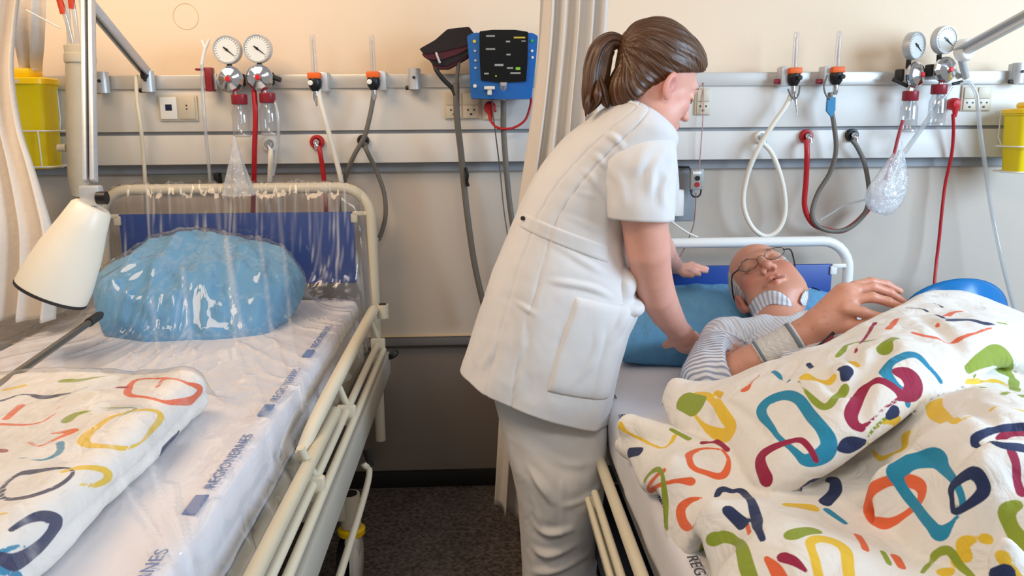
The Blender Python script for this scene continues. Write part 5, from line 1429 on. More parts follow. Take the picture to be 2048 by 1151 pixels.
# ponytail
path = np.array([aY(1262, 100, -.88), aY(1250, 94, -.88), aY(1238, 84, -.88), aY(1220, 84, -.88), aY(1203, 102, -.88), aY(1194, 130, -.88), aY(1189, 160, -.885), aY(1184, 190, -.89), aY(1178, 212, -.89), aY(1174, 228, -.89)])
rad = np.array([.016, .0125, .016, .022, .028, .030, .029, .025, .016, .004])
Q = spline(np.column_stack([path, rad]), 60); G = []; ST = []
th = np.arange(64) * 2 * math.pi / 64
T = np.gradient(Q[:, :3], axis=0); T /= np.linalg.norm(T, axis=1)[:, None]
for i in range(60):
    n1 = np.cross(T[i], [0, 1, 0]); n1 /= np.linalg.norm(n1)
    r = Q[i, 3] * (1 + .10 * np.sin(th * 7 + i * .05) + .06 * np.sin(th * 13 - i * .09) + (.12 * np.sin(th * 3 + 1) * i / 60))
    G.append(Q[i, :3] + np.cos(th)[:, None] * r[:, None] * n1 + np.sin(th)[:, None] * r[:, None] * V(0, -.85, 0)); ST.append(th * .35 + .02 * math.sin(i * .15))
q = MB().grid(np.array(G), True)
fast_mesh('ponytail', q.v[0], np.array(q.f), hair_b, nurse, attrs={'strand': np.array(ST).ravel()})
# loose locks at the tail end
for k, (pts, r) in enumerate((([(1200, 150, -.90), (1206, 180, -.905), (1212, 205, -.905), (1216, 216, -.90)], .011), ([(1196, 160, -.91), (1196, 190, -.92), (1193, 212, -.92)], .011), ([(1186, 170, -.90), (1176, 205, -.91), (1171, 233, -.91)], .008))):
    q = MB().tube([aY(*p) for p in pts], [.002] + [r * 1.0] * (len(pts) - 2) + [.0015], 12, res=16)
    fast_mesh('hair_lock', q.v[0], np.array([f for f in q.f if len(f) == 4]), hair_b, nurse, attrs={'strand': np.tile(np.arange(12) * .05, 16) + k})
MB().tube([aY(1256, 97, -.88), aY(1244, 91, -.88)], [.0175, .0165], 24).build('hair_tie', mat('hair_tie_grey', '#6d6a6c', .6), nurse)

# tunic
TS = [(925, 735, 1211, 832, .190, -.82), (936, 700, 1222, 775, .188, -.82), (950, 655, 1238, 705, .182, -.82), (967, 605, 1254, 655, .178, -.82), (985, 550, 1272, 612, .175, -.82),
      (1008, 492, 1262, 560, .165, -.82), (1030, 440, 1246, 505, .155, -.82), (1048, 398, 1252, 450, .155, -.82), (1075, 348, 1280, 400, .160, -.82), (1112, 300, 1310, 352, .168, -.82),
      (1155, 258, 1335, 310, .170, -.83), (1200, 224, 1345, 280, .160, -.84), (1236, 204, 1338, 258, .120, -.86), (1252, 198, 1322, 243, .085, -.87)]
D, ring, G = loft(TS, 200, 220, 2.35)
rows = np.arange(200)[:, None] / 199.; ths = np.arange(220)[None] * 2 * math.pi / 220
folds = [([(1240, 560, -.98), (1180, 530, -.99), (1110, 490, -.99), (1040, 460, -.95)], .007, .014),
         ([(1235, 600, -.98), (1180, 575, -.99), (1090, 560, -.99)], .006, .012),
         ([(960, 615, -.93), (1000, 622, -.97), (1040, 640, -.99)], .006, .010), ([(975, 590, -.93), (1020, 600, -.97), (1075, 630, -.99)], .006, .010),
         ([(1230, 420, -.97), (1180, 350, -.99), (1120, 330, -.98)], .006, .014), ([(1225, 350, -.97), (1190, 310, -.99), (1150, 300, -.98)], .006, .012),
         ([(1215, 470, -.98), (1150, 440, -.99), (1080, 420, -.98)], .005, .012), ([(1200, 395, -.98), (1130, 380, -.99), (1070, 375, -.97)], .004, .010),
         ([(1050, 640, -.98), (1040, 700, -.98), (1020, 760, -.97)], .006, .014), ([(1000, 640, -.96), (985, 700, -.96), (965, 740, -.95)], .006, .014),
         ([(1200, 640, -.99), (1185, 720, -.99), (1120, 780, -.99)], .006, .014), ([(1225, 650, -.98), (1210, 720, -.98), (1190, 800, -.98)], .007, .014),
         ([(1255, 600, -.95), (1240, 650, -.97), (1215, 690, -.98)], .010, .016), ([(1160, 260, -.97), (1220, 270, -.99), (1250, 300, -.99)], .006, .012),
         ([(1130, 760, -.99), (1110, 800, -.99)], .005, .012), ([(1070, 740, -.99), (1065, 795, -.98)], .006, .014)]
# waist tie gathers and seams
extra = .004 * np.sin(ths * 9 + rows * 7) * np.exp(-((rows - .02) / .08) ** 2)
for f0 in (-.62, -.30):
    thc = math.acos(f0); extra = extra - .0035 * np.exp(-(((ths - thc - .12 * np.sin(rows * 5)) / .018) ** 2))
tunic, TG = cloth_grid('tunic', G, m_uniform, nurse, [(p_, h_ * .85, w_ * .62) for p_, h_, w_ in folds], .003, 6, 3, extra)
TN = gnormals(TG)
def tunic_patch(name, f_lo, f_hi, t_lo, t_hi, off, m=m_uniform, nu=24, nv=30, solid=.0035, skew=0.0):
    """cloth piece lying on the camera side of the tunic: f across (0 back .. 1 front), t from hem to neck"""
    Gp = np.zeros((nv, nu, 3))
    for i in range(nv):
        for j in range(nu):
            u, w_ = j / (nu - 1), i / (nv - 1)
            f = f_lo + (f_hi - f_lo) * u; t = t_lo + (t_hi - t_lo) * w_ + skew * u
            r = np.clip(t * 199, 0, 198.99); c = np.clip(2 * f - 1, -1, 1); c = np.sign(c) * abs(c) ** (2.35 / 2); th_ = math.acos(np.clip(c, -1, 1)) / (2 * math.pi) * 220
            i0, j0 = int(r), int(th_); a, b_ = r - i0, th_ - j0; j1 = (j0 + 1) % 220
            g = lambda A_: (A_[i0, j0] * (1 - b_) + A_[i0, j1] * b_) * (1 - a) + (A_[i0 + 1, j0] * (1 - b_) + A_[i0 + 1, j1] * b_) * a
            edge = min(u, 1 - u, w_, 1 - w_)
            Gp[i, j] = g(TG) + g(TN) * (off * min(1, edge * 14 + .25))
    q = MB().grid(Gp); o = fast_mesh(name, q.v[0], np.array(q.f), m, tunic)
    md = o.modifiers.new('solid', 'SOLIDIFY'); md.thickness = solid; md.offset = -1
    return Gp
tunic_patch('pocket', .50, .93, .08, .335, .009)
bp_ = tunic_patch('belt', .02, .80, .455, .505, .006, nv=10, nu=40, skew=-.02)
tunic_patch('hem_band', .01, .99, .006, .020, .0015, nv=4, nu=60, solid=.0015)
p = bp_[6, 2]; MB().lathe([(0, -.001), (.0055, -.001), (.0055, .002), (0, .003)], p + V(-.004, -.003, 0), (-.5, -1, 0), 12).build('button', m_dark, tunic)
# cloth gathered at the front of the waist
fb = S().ell(aY(1246, 566, -.90), (.035, .06, .045)).ell(aY(1258, 612, -.90), (.038, .055, .024), k=.01).ell(aY(1232, 600, -.90), (.04, .06, .05), k=.02)
fbn = lambda P: fb(P) + .004 * snoise(P, 10, 77, 3)
v_, q2_ = surf(fbn, aY(1240, 590, -.90) - .13, aY(1240, 590, -.90) + .13, .0055); fast_mesh('waist_gather', relax(v_, q2_, 1), q2_, m_uniform, tunic)
# sleeves
SLV = [(1222, 262, 1318, 236, .062, -.88), (1206, 288, 1338, 254, .078, -.91), (1200, 322, 1350, 290, .084, -.94), (1203, 360, 1352, 335, .080, -.955), (1209, 400, 1350, 388, .076, -.965), (1216, 435, 1347, 439, .073, -.97)]
D, ring, G = loft(SLV, 40, 72, 2.1)
top = G[0]; cc = top.mean(0); G = np.concatenate([[cc + (top - cc) * .05], [cc + (top - cc) * .6], G])
fs = [([(1330, 300, -1.0), (1305, 340, -1.03), (1300, 400, -1.04)], .007, .010), ([(1345, 330, -.99), (1325, 380, -1.03), (1330, 420, -1.03)], .007, .010), ([(1215, 330, -1.0), (1240, 370, -1.03), (1250, 420, -1.04)], .005, .012),
      ([(1310, 280, -.98), (1320, 340, -1.01), (1345, 370, -1.0)], .006, .009), ([(1290, 300, -1.0), (1270, 350, -1.04)], .004, .014)]
sl_o, _ = cloth_grid('sleeve', G, m_uniform, tunic, fs, .0022, 11, 9)
SLF = [(1255, 270, 1330, 262, .06, -.76), (1262, 320, 1350, 310, .075, -.70), (1262, 380, 1356, 370, .075, -.63), (1266, 420, 1350, 428, .07, -.58)]
D, ring, G = loft(SLF, 30, 60, 2.1)
cloth_grid('sleeve', G, m_uniform, tunic, (), .002, 9, 12)
# collar facing
q = MB().tube([aY(1252, 199, -.93), aY(1275, 212, -.965), aY(1300, 234, -.965), aY(1322, 247, -.92)], .004, 10, res=24); q.build('neck_band', m_uniform, tunic)
# small badge print on the sleeve
# trousers
TL = [(972, 742, 1206, 795, .10, -.85), (988, 800, 1211, 850, .108, -.86), (1003, 860, 1211, 900, .115, -.875), (1022, 930, 1209, 950, .12, -.895), (1036, 1000, 1203, 1010, .112, -.90), (1042, 1070, 1197, 1075, .106, -.90), (1045, 1151, 1190, 1151, .10, -.90), (1048, 1230, 1184, 1230, .095, -.90)]
D, ring, G = loft(TL, 120, 150, 2.2)
low = G[-1]; G = np.concatenate([G, [low + V(0, 0, -.03), low + V(0, 0, -.06)]])
low = G[-1]; zmin = .045
fl = [([(1000, 850, -1.0), (1060, 890, -1.01), (1130, 930, -1.01), (1200, 925, -.97)], .008, .013), ([(1010, 900, -1.0), (1070, 960, -1.01), (1110, 1010, -1.01)], .009, .014), ([(1020, 960, -.99), (1060, 1010, -1.01), (1080, 1060, -1.0)], .009, .012),
      ([(1045, 1040, -.99), (1090, 1070, -1.01), (1150, 1050, -1.0)], .009, .013), ([(1045, 1100, -.99), (1100, 1110, -1.0), (1160, 1075, -.99)], .009, .013), ([(1050, 1150, -.98), (1110, 1140, -1.0), (1180, 1100, -.98)], .008, .013),
      ([(1200, 860, -.97), (1140, 870, -1.01), (1060, 830, -1.0)], .006, .013), ([(1120, 900, -1.02), (1125, 1000, -1.01), (1118, 1140, -1.0)], .003, .006), ([(1205, 970, -.97), (1160, 1000, -1.0), (1120, 1010, -1.01)], .006, .012)]
fl = [(p_, h_ * 1.1, w_ * .8) for p_, h_, w_ in fl]
trs, _ = cloth_grid('trousers', G, m_uniform2, nurse, fl, .004, 7, 17)
TL2 = [(975, 735, 1205, 790, .11, -.74), (1010, 880, 1205, 900, .105, -.72), (1050, 1020, 1200, 1020, .10, -.71), (1062, 1151, 1180, 1151, .09, -.71), (1064, 1230, 1176, 1230, .09, -.71)]
D, ring, G = loft(TL2, 50, 60, 2.2); low = G[-1]; G = np.concatenate([G, [low + V(0, 0, -.05), low + V(0, 0, -.10)]])
cloth_grid('trouser_leg', G, m_uniform2, nurse, (), .005, 7, 19)
for Yl in (-.89, -.71):
    f = S().ell((.25, Yl, .045), (.13, .045, .045)).ell((.17, Yl, .06), (.06, .04, .06), k=.03)
    v, q_ = surf(f, (.05, Yl - .07, .0), (.42, Yl + .07, .14), .007)
    fast_mesh('shoe', v, q_, m_white, nurse)

# ============ patient
PS = 1.20
Up = -.24 * CR + .66 * CU + .71 * CF; Lx = .955 * CR + .285 * CU + .10 * CF
Up /= np.linalg.norm(Up); Lx -= Up * (Lx @ Up); Lx /= np.linalg.norm(Lx)
Fw = np.cross(Lx, Up)
if Fw @ CU < 0: Fw = -Fw
_a = math.radians(13); Fw, Lx = Fw * math.cos(_a) - Lx * math.sin(_a), Lx * math.cos(_a) + Fw * math.sin(_a)
pc = aY(1533, 570, -.50)
Rp, p_l, p_w = frame(pc, None, Fw, Up, PS)
pm = head_sdf(True)
An = aY(1452, 690, -.76)
Ax = V(.93, .20, .02); Ax /= np.linalg.norm(Ax)          # across the shoulders
Td = V(.22, -.97, .0); Td /= np.linalg.norm(Td)          # towards the feet
Bn = An + Ax * .34
mid = (An + Bn) / 2
def patient_head(P):
    d = pm(p_l(P)) * PS
    nk = S().cap(p_w((0, -.02, -.04)), mid - Td * .02 + V(0, 0, .0), .060, .064).cap(p_w((0, .02, -.085)), mid - Td * .03 + V(0, 0, .035), .045, .05, k=.04)
    e = nk(P); k = .03; h_ = np.clip(.5 + .5 * (e - d) / k, 0, 1)
    return d * h_ + e * (1 - h_) - k * h_ * (1 - h_)
hv, hq = surf(patient_head, pc + V(-.19, -.33, -.20), pc + V(.22, .18, .18), .0030); hv = relax(hv, hq, 1, .3)
E1 = aY(1432, 762, -.90); W1 = aY(1606, 668, -.93)
arm = S().chain([(An, .06), (E1, .048)], k=.02)
arm.chain([(E1, .045), (E1 * .6 + W1 * .4, .043), (E1 * .25 + W1 * .75, .036), (W1, .034)], k=.004)
arm.cap(W1, aY(1630, 652, -.935), .034, .035, k=.02)
# back of the hand
hd = S().cap(aY(1640, 640, -.935), aY(1690, 592, -.93), .034, .034).cap(aY(1645, 652, -.95), aY(1695, 618, -.955), .028, .028, k=.02).cap(aY(1655, 625, -.915), aY(1712, 575, -.91), .022, .018, k=.02)
fingers = [
    [(1705, 572, -.895, .0125), (1742, 563, -.885, .0112), (1772, 568, -.88, .0102), (1800, 582, -.88, .0085)],
    [(1702, 582, -.925, .0135), (1745, 573, -.925, .0122), (1780, 586, -.925, .0110), (1807, 603, -.925, .0088)],
    [(1700, 600, -.955, .0135), (1744, 594, -.96, .0124), (1776, 603, -.962, .0112), (1804, 614, -.965, .0088)],
    [(1690, 618, -.975, .0140), (1725, 624, -.985, .0125), (1758, 634, -.99, .0112), (1787, 634, -.99, .0090)]]
for f in fingers: hd.chain(P3(f), k=.006)
hd.chain(P3([(1660, 655, -.96, .018), (1700, 652, -.975, .0135), (1740, 648, -.985, .0115), (1762, 645, -.985, .0095)]), k=.012)
arm.sub_s(lambda P: hd(P), k=.016)
lo = np.minimum(np.minimum(An, E1), W1) - .12; hi = np.maximum(np.maximum(An, W1), aY(1810, 590, -.88)) + .10
av, aq = surf(arm, lo, hi, .0036, 1.8); av = relax(av, aq, 1, .25)
tr = S().ell(mid + Td * .22 + V(0, 0, -.04), (.17, .30, .085), R=np.column_stack([Ax, Td, V(0, 0, 1)]))
tr.cap(An, Bn, .055, .055, k=.04)
for s_ in (-1, 1): tr.chain([(mid + Td * .45 + Ax * .09 * s_ + V(0, 0, -.06), .08), (mid + Td * .8 + Ax * .10 * s_ + V(0, 0, -.02), .06), (mid + Td * 1.15 + Ax * .1 * s_ + V(0, 0, -.08), .045)], k=.03)
tr.chain([(Bn, .055), (Bn + Td * .26 + Ax * .06 + V(0, 0, -.05), .042), (Bn + Td * .45 - Ax * .06 + V(0, 0, .0), .030)], k=.02)
tv, tq = surf(tr, np.minimum(An, mid + Td * 1.2) - .25, np.maximum(Bn, mid) + .3, .010)
v, q_ = joinq((hv, hq), (av, aq), (tv, tq))
red, dark = face_paint(p_l(v), True)
dd = p_l(v); head_zone = (np.linalg.norm(dd, axis=1) < .2)
hx = v - aY(1700, 600, -.93)
red = np.clip(red + .18 * np.exp(-(np.linalg.norm(v - aY(1780, 600, -.93), axis=1) / .05) ** 2), 0, 1)
patient = fast_mesh('person', v, q_, sk_m, None, loc=(mid[0], mid[1] - .3, RZ), attrs={'red': red, 'dark': dark * head_zone, 'arm': (~head_zone).astype(float)})
tag(patient, 'elderly person lying in bed with eyes closed, striped shirt and a raised bandaged hand', 'person')

def pat_hair(P):
    L_ = p_l(P); x, y, z = L_[:, 0], L_[:, 1], L_[:, 2]
    e = S().ell((0, -.022, .030), (.0815, .098, .092))(L_) - .0012 * snoise(L_, 40, 5, 1)
    cut = np.maximum(y - .022 - np.clip(np.abs(x) * .25 - .008, 0, .012), -.085 - z)
    cut = np.maximum(cut, (.040 - np.abs(x)) * .8)
    k = .01; h_ = np.clip(.5 - .5 * (e - cut) / k, 0, 1); return (cut * h_ + e * (1 - h_) + k * h_ * (1 - h_)) * PS
v, q_ = surf(pat_hair, pc - .18, pc + .18, .0036); v = relax(v, q_, 1, .3)
L_ = p_l(v)
fast_mesh('hair', v, q_, hair_g, patient, attrs={'strand': L_[:, 2] * 9 + L_[:, 0] * 4})

# eyelashes and brows
def face_lines(parent, tw, male, m):
    for x in (-1, 1):
        MB().tube([tw(q) for q in ((x * .017, .089, -.004), (x * .026, .0895, -.0070), (x * .037, .0865, -.0070), (x * .046, .079, -.004))], [.0005, .0010, .0012, .0006], 8, res=14).build('eyelashes', m, parent)
        MB().tube([tw(q) for q in ((x * .014, .0905, .022), (x * .028, .0910, .0270), (x * .041, .0845, .0270), (x * .051, .075, .021))], [.0010, .0020, .0018, .0007], 8, res=14, ry=.6).build('eyebrow', m, parent)
face_lines(nurse, n_w, False, mat('lash_brown', '#3a251a', .6)); face_lines(patient, p_w, True, mat('brow_grey', '#6b5547', .7))

# shirt
def shirt(P):
    s_ = S().ell(mid + Td * .24 + V(0, 0, -.035), (.195, .33, .098), R=np.column_stack([Ax, Td, V(0, 0, 1)]))
    s_.cap(An + V(0, 0, 0), Bn, .068, .072, k=.05)
    s_.chain([(An + V(.01, 0, 0), .074), (An * .45 + E1 * .55 + V(-.005, 0, 0), .074), (E1 + V(-.004, .01, .004), .076), (E1 * .8 + W1 * .2, .070)], k=.02)
    s_.cap(Bn, Bn + Td * .22 + Ax * .05 + V(0, 0, -.04), .068, .066, k=.03)
    d = s_(P)
    d = d + .004 * snoise(P, 6, 3, 2) + .0025 * snoise(P * V(1.5, .7, 1), 16, 6, 2)
    # folds running from the armpit
    o = P - (An * .6 + E1 * .4 + V(.05, -.02, .05)); ang = np.arctan2(o[:, 2] + .5 * o[:, 1], o[:, 0]); r_ = np.linalg.norm(o, axis=1)
    d = d + .0045 * np.sin(ang * 11) * np.exp(-(r_ / .10) ** 2)
    # sleeve opening: cut plane facing the forearm
    u = W1 - E1; u /= np.linalg.norm(u); n = u * .9 + V(0, -.3, 0); n /= np.linalg.norm(n)
    near_sl = np.linalg.norm(P - E1, axis=1) < .17
    cut = (P - (E1 + u * .06)) @ n
    near2 = near_sl & ((P - An) @ (E1 - An) > .35 * ((E1 - An) @ (E1 - An)))
    d = np.where(near2, np.maximum(d, cut), d)
    # hollow sleeve end
    c1 = S().cap(E1 + u * .03, W1, .056, .056)(P)
    d = np.maximum(d, np.where(near2, -c1, -1))
    # neck hole
    nh = S().cap(mid - Td * .04 + V(0, 0, .03), pc, .062, .075)(P)
    return np.maximum(d, -nh)
v, q_ = surf(shirt, np.minimum(An, E1) - V(.13, .42, .13), Bn + V(.16, .16, .15), .0048, 1.9); v = relax(v, q_, 1, .3)
sm = bpy.data.materials.new('striped_shirt'); sm.use_nodes = True
nt = sm.node_tree; N = nt.nodes; L = nt.links; b = N['Principled BSDF']; b.inputs['Roughness'].default_value = .85
at = N.new('ShaderNodeAttribute'); at.attribute_name = 'stripe'
m1 = N.new('ShaderNodeMath'); m1.operation = 'MULTIPLY'; m1.inputs[1].default_value = 2 * math.pi / .0108; L.new(at.outputs['Fac'], m1.inputs[0])
m2 = N.new('ShaderNodeMath'); m2.operation = 'SINE'; L.new(m1.outputs[0], m2.inputs[0])
mr = N.new('ShaderNodeMapRange'); mr.inputs['From Min'].default_value = -.1; mr.inputs['From Max'].default_value = .5; L.new(m2.outputs[0], mr.inputs['Value'])
mx = N.new('ShaderNodeMix'); mx.data_type = 'RGBA'; mx.inputs[6].default_value = (*lin('#e9e8ea'), 1); mx.inputs[7].default_value = (*lin('#7d89a3'), 1)
L.new(mr.outputs[0], mx.inputs[0])
at2 = N.new('ShaderNodeAttribute'); at2.attribute_name = 'wide'
mm = N.new('ShaderNodeMath'); mm.operation = 'MULTIPLY'; L.new(mr.outputs[0], mm.inputs[0]); L.new(at2.outputs['Fac'], mm.inputs[1]); L.new(mm.outputs[0], mx.inputs[0])
L.new(mx.outputs[2], b.inputs['Base Color'])
tc = N.new('ShaderNodeTexCoord'); nz = N.new('ShaderNodeTexNoise'); nz.inputs['Scale'].default_value = 30; nz.inputs['Detail'].default_value = 4; L.new(tc.outputs['Object'], nz.inputs[0])
bp = N.new('ShaderNodeBump'); bp.inputs['Strength'].default_value = .2; bp.inputs['Distance'].default_value = .01; L.new(nz.outputs[0], bp.inputs['Height']); L.new(bp.outputs[0], b.inputs['Normal'])
ua = (E1 - An) / np.linalg.norm(E1 - An)
slv = sstep(.02, .08, (v - An) @ ua - .6 * np.maximum(0, (v - An) @ Ax))
rel = v - An
stripe = np.where(slv > .5, rel @ ua, rel @ Ax) + .003 * snoise(v, 5, 2, 1)
wide = np.where(slv > .5, .78, .36)
shirt_o = fast_mesh('shirt', v, q_, sm, patient, attrs={'stripe': stripe, 'wide': wide})
# collar, lying on the shirt and neck
def bvh_of(*objs):
    vs, fs, n = [], [], 0
    for o in objs:
        me = o.data; vv = np.empty(len(me.vertices) * 3); me.vertices.foreach_get('co', vv); vv = vv.reshape(-1, 3) + np.array(BASES[o.name])
        vs += [tuple(x) for x in vv]; fs += [tuple(i + n for i in p.vertices) for p in me.polygons]; n = len(vs)
    return BVHTree.FromPolygons(vs, fs)
pb = bvh_of(patient, shirt_o)
def on_body(px, py, off):
    d = _ray(px, py); d = d / np.linalg.norm(d); h_ = pb.ray_cast(Vector(CAM), Vector(d))
    return np.array(h_[0]) - d * off if h_[0] is not None else None
def collar(inner, outer, sgn):
    ni = spline(np.array(inner, float), 18); no = spline(np.array(outer, float), 18); G = []
    for i in range(18):
        row = []
        for j in range(7):
            t = j / 6; p = ni[i] * (1 - t) + no[i] * t; q = on_body(p[0], p[1], .007 + .010 * math.sin(math.pi * min(1, t + .15)) )
            row.append(q if q is not None else (row[-1] if row else aY(p[0], p[1], -.66)))
        G.append(row)
    G = np.array(G); G[1:-1] = (G[:-2] + G[1:-1] * 2 + G[2:]) / 4
    q = MB().grid(G); o = fast_mesh('collar', q.v[0], np.array(q.f), sm, patient, attrs={'stripe': (np.arange(18)[:, None] * .0062 + np.arange(7)[None] * .001).ravel(), 'wide': np.ones(126) * (.6 if sgn < 0 else .5)})
    md = o.modifiers.new('s', 'SOLIDIFY'); md.thickness = .003
collar([(1496, 616), (1508, 596), (1530, 582), (1556, 582), (1578, 596)], [(1508, 634), (1524, 616), (1540, 607), (1560, 608), (1586, 612)], -1)
collar([(1600, 600), (1608, 584), (1624, 574), (1640, 580)], [(1606, 612), (1622, 612), (1632, 606), (1640, 598)], 1)
# glasses
gt = thing('glasses', 'thin metal glasses on the patient face', 'glasses', p_w((0, .10, 0)))
m_rim = mat('glasses_metal', '#5c5248', .3, .6)
for x in (-1, 1):
    c = V(x * .034, .1005, .000)
    pts = [c + V(.024 * math.cos(a) * 1.0, -.006 * abs(math.cos(a)) ** 2 * 0 - x * .0, .0165 * math.sin(a)) - V(0, .10 * (abs(x * .034 + .024 * math.cos(a)) ** 1.5), 0) for a in np.linspace(0, 2 * math.pi, 33)]
    MB().tube([p_w(p) for p in pts], .0011, 8).build('rim', m_rim, gt)
    lens = MB(); ctr = p_w(np.mean(pts[:-1], axis=0)); vs = [ctr] + [p_w(p) for p in pts[:-1]]; lens.add(vs, [(0, i + 1, (i + 1) % 32 + 1) for i in range(32)]); lens.build('lens', m_lens, gt)
    MB().tube([p_w((x * .058, .094, .004)), p_w((x * .076, .080, .006)), p_w((x * .082, .03, .010)), p_w((x * .083, -.012, .012)), p_w((x * .082, -.03, -.012))], .0022, 8, res=24).build('temple', m_dark, gt)
MB().tube([p_w((-.011, .100, .004)), p_w((0, .104, .008)), p_w((.011, .100, .004))], .0012, 8, res=10).build('bridge', m_rim, gt)
# wrist bandage
u = W1 - E1; L1 = np.linalg.norm(u)
b0, b1 = E1 + u * .50, E1 + u * .93 + V(.004, 0, .002)
Q = spline([np.append(b0, .0415), np.append(b0 * .5 + b1 * .5, .0405), np.append(b1, .0405)], 22)
MB().tube(Q[:, :3], Q[:, 3] + .0008 * np.sin(np.arange(22) * 1.9), 40, caps=False).build('wrist_bandage', mat('bandage_gauze', '#e4dcd2', .9, bump=.5, bscale=160, var=.06, vscale=120), patient, solid=.002)
for t0, t1 in ((.04, .11), (.86, .95)):
    MB().tube([b0 * (1 - t0) + b1 * t0, b0 * (1 - t1) + b1 * t1], .0428, 40, caps=False).build('bandage_band', mat('band_grey', '#7c8488', .8), patient, solid=.0015)
# cord with alarm pendant
q = MB().tube([aY(1556, 735, -.985), aY(1590, 722, -.99), aY(1622, 705, -.995), aY(1645, 688, -1.0), aY(1668, 664, -1.0)], [.006, .013, .011, .006, .004], 12, res=30)
tag(q.build('wrist_strap', mat('strap_dark', '#2a1c22', .6)), 'dark strap lying under the bandaged wrist', 'strap')
tag(MB().tube([aY(1612, 716, -1.01), aY(1640, 695, -1.012), aY(1666, 672, -1.012)], .0035, 8, res=12).build('strap_cord', m_dred), 'dark red cord beside the strap under the bandaged wrist', 'cord')
# ------------------------------------------------------------------ curtains
m_curt = mat('curtain_cloth', '#d8cfc4', .85, bump=.15, bscale=60, var=.01)
def curtain(rows, nf, amp, seed=1, ny=70, nx=130):
    R_ = np.array([[*aY(a, b_, Y), *aY(c, d, Y)] for a, b_, c, d, Y in rows])
    D = spline(R_, ny); s_ = np.linspace(0, 1, nx); G = np.zeros((ny, nx, 3)); r = np.random.RandomState(seed)
    ph = r.uniform(0, 6.28, 4)
    for i in range(ny):
        t = i / (ny - 1); A_, B_ = D[i, :3], D[i, 3:]
        ss = s_ + .012 * np.sin(2 * math.pi * (nf * .5) * s_ + ph[0] + t)
        w_ = np.sin(2 * math.pi * nf * ss + ph[1] + .8 * math.sin(t * 3 + ph[2])) + .35 * np.sin(2 * math.pi * nf * 1.7 * ss + ph[3] + t * 2)
        G[i] = A_ + (B_ - A_) * ss[:, None] + np.outer(w_ * amp * (.7 + .5 * t), V(0, -1, 0)) + np.outer(np.cos(2 * math.pi * nf * ss + ph[1]) * amp * .25, V(1, 0, 0))
    return G
def build_sheet(name, G, m, parent=None, solid=.0015, loc=None):
    q = MB().grid(G); o = fast_mesh(name, q.v[0], np.array(q.f), m, parent, loc=tuple(G[-1, G.shape[1] // 2]) if parent is None else None)
    if solid: md = o.modifiers.new('solid', 'SOLIDIFY'); md.thickness = solid
    return o
G = curtain([(1086, -60, 1222, -60, -.40), (1082, 60, 1216, 60, -.40), (1070, 200, 1204, 200, -.40), (1050, 340, 1200, 340, -.40), (1028, 500, 1190, 500, -.42), (1010, 700, 1170, 700, -.44), (998, 880, 1150, 880, -.46), (990, 1012, 1130, 1085, -.46)], 5, .020, 4)
tag(build_sheet('curtain', G, m_curt), 'off white curtain hanging between the two beds behind the nurse', 'curtain')
G = curtain([(-120, -60, 52, -60, -.45), (-130, 60, 38, 60, -.46), (-140, 150, 34, 150, -.48), (-150, 250, 48, 250, -.50), (-160, 330, 72, 330, -.52), (-170, 400, 92, 400, -.54), (-180, 470, 108, 470, -.56), (-190, 560, 112, 560, -.58), (-190, 640, 106, 640, -.60)], 6, .022, 9)
t = thing('curtain', 'white curtain at the left edge beside the yellow sharps bin', 'curtain', tuple(G[-1, 60]))
build_sheet('curtain_panel', G, m_curt, t)
G = curtain([(20, -60, 92, -60, -.28), (22, 20, 90, 20, -.26), (26, 80, 86, 80, -.22), (34, 128, 80, 128, -.17), (38, 142, 78, 142, -.16)], 2, .010, 5, ny=30, nx=60)
build_sheet('gathered_edge', G, m_curt, t)
tag(MB().tube([aY(52, 20, -.33), aY(120, 56, -.33)], .0022, 8).build('pull_string', m_white), 'thin white string by the left curtain above the yellow bin', 'string')

# dark rod over the left bed
ra, rb = aZ(203, 627, .86), aZ(-60, 812, .86)
t = thing('bed_rod', 'long dark metal rod lying over the left bed beside the pillow', 'rod', rb)
MB().tube([ra + (rb - ra) * .12, rb], .0085, 14).build('rod_tube', mat('rod_metal', '#6f675c', .3, .7), t)
MB().tube([ra, ra + (rb - ra) * .03, ra + (rb - ra) * .14], [.006, .011, .011], 14).build('rod_grip', m_dark, t)

# ------------------------------------------------------------------ clear plastic cover over the left bed
def top_of(objs, X, Y, z0=1.6):
    dg = bpy.context.evaluated_depsgraph_get(); H = np.full(X.shape, -1.0)
    for o in objs:
        me = o.data; vv = np.empty(len(me.vertices) * 3); me.vertices.foreach_get('co', vv); vv = vv.reshape(-1, 3) + np.array(BASES[o.name])
        bv = BVHTree.FromPolygons([tuple(x) for x in vv], [tuple(p.vertices) for p in me.polygons])
        for i in np.ndindex(X.shape):
            h_ = bv.ray_cast(Vector((X[i], Y[i], z0)), Vector((0, 0, -1)))
            if h_[0] is not None: H[i] = max(H[i], h_[0].z)
    return H
xs = np.arange(-1.50, -.388, .0065); ys = np.arange(-2.25, -.09, .0065)
X, Yg = np.meshgrid(xs, ys)
H0 = top_of([lp, ld], X, Yg)
H0 = np.maximum(H0, np.where((X > -1.29) & (X < -.395), LZ, LZ - .05))
hb = np.clip(1.142 - np.maximum(0, np.abs(X + .81) - .33) ** 2 * 4.0, .8, 2)
H0 = np.where(np.abs(Yg + .14) < .022, np.maximum(H0, hb), H0)
H0 += .004
P = np.column_stack([X.ravel(), Yg.ravel(), np.zeros(X.size)])
Hm = H0.copy()
for it in range(420):
    A_ = Hm.copy(); A_[1:-1, 1:-1] = (Hm[:-2, 1:-1] + Hm[2:, 1:-1] + Hm[1:-1, :-2] + Hm[1:-1, 2:]) / 4
    A_ = A_ * .985 + H0 * .015 if it > 40 else A_
    Hm = np.maximum(H0, A_)
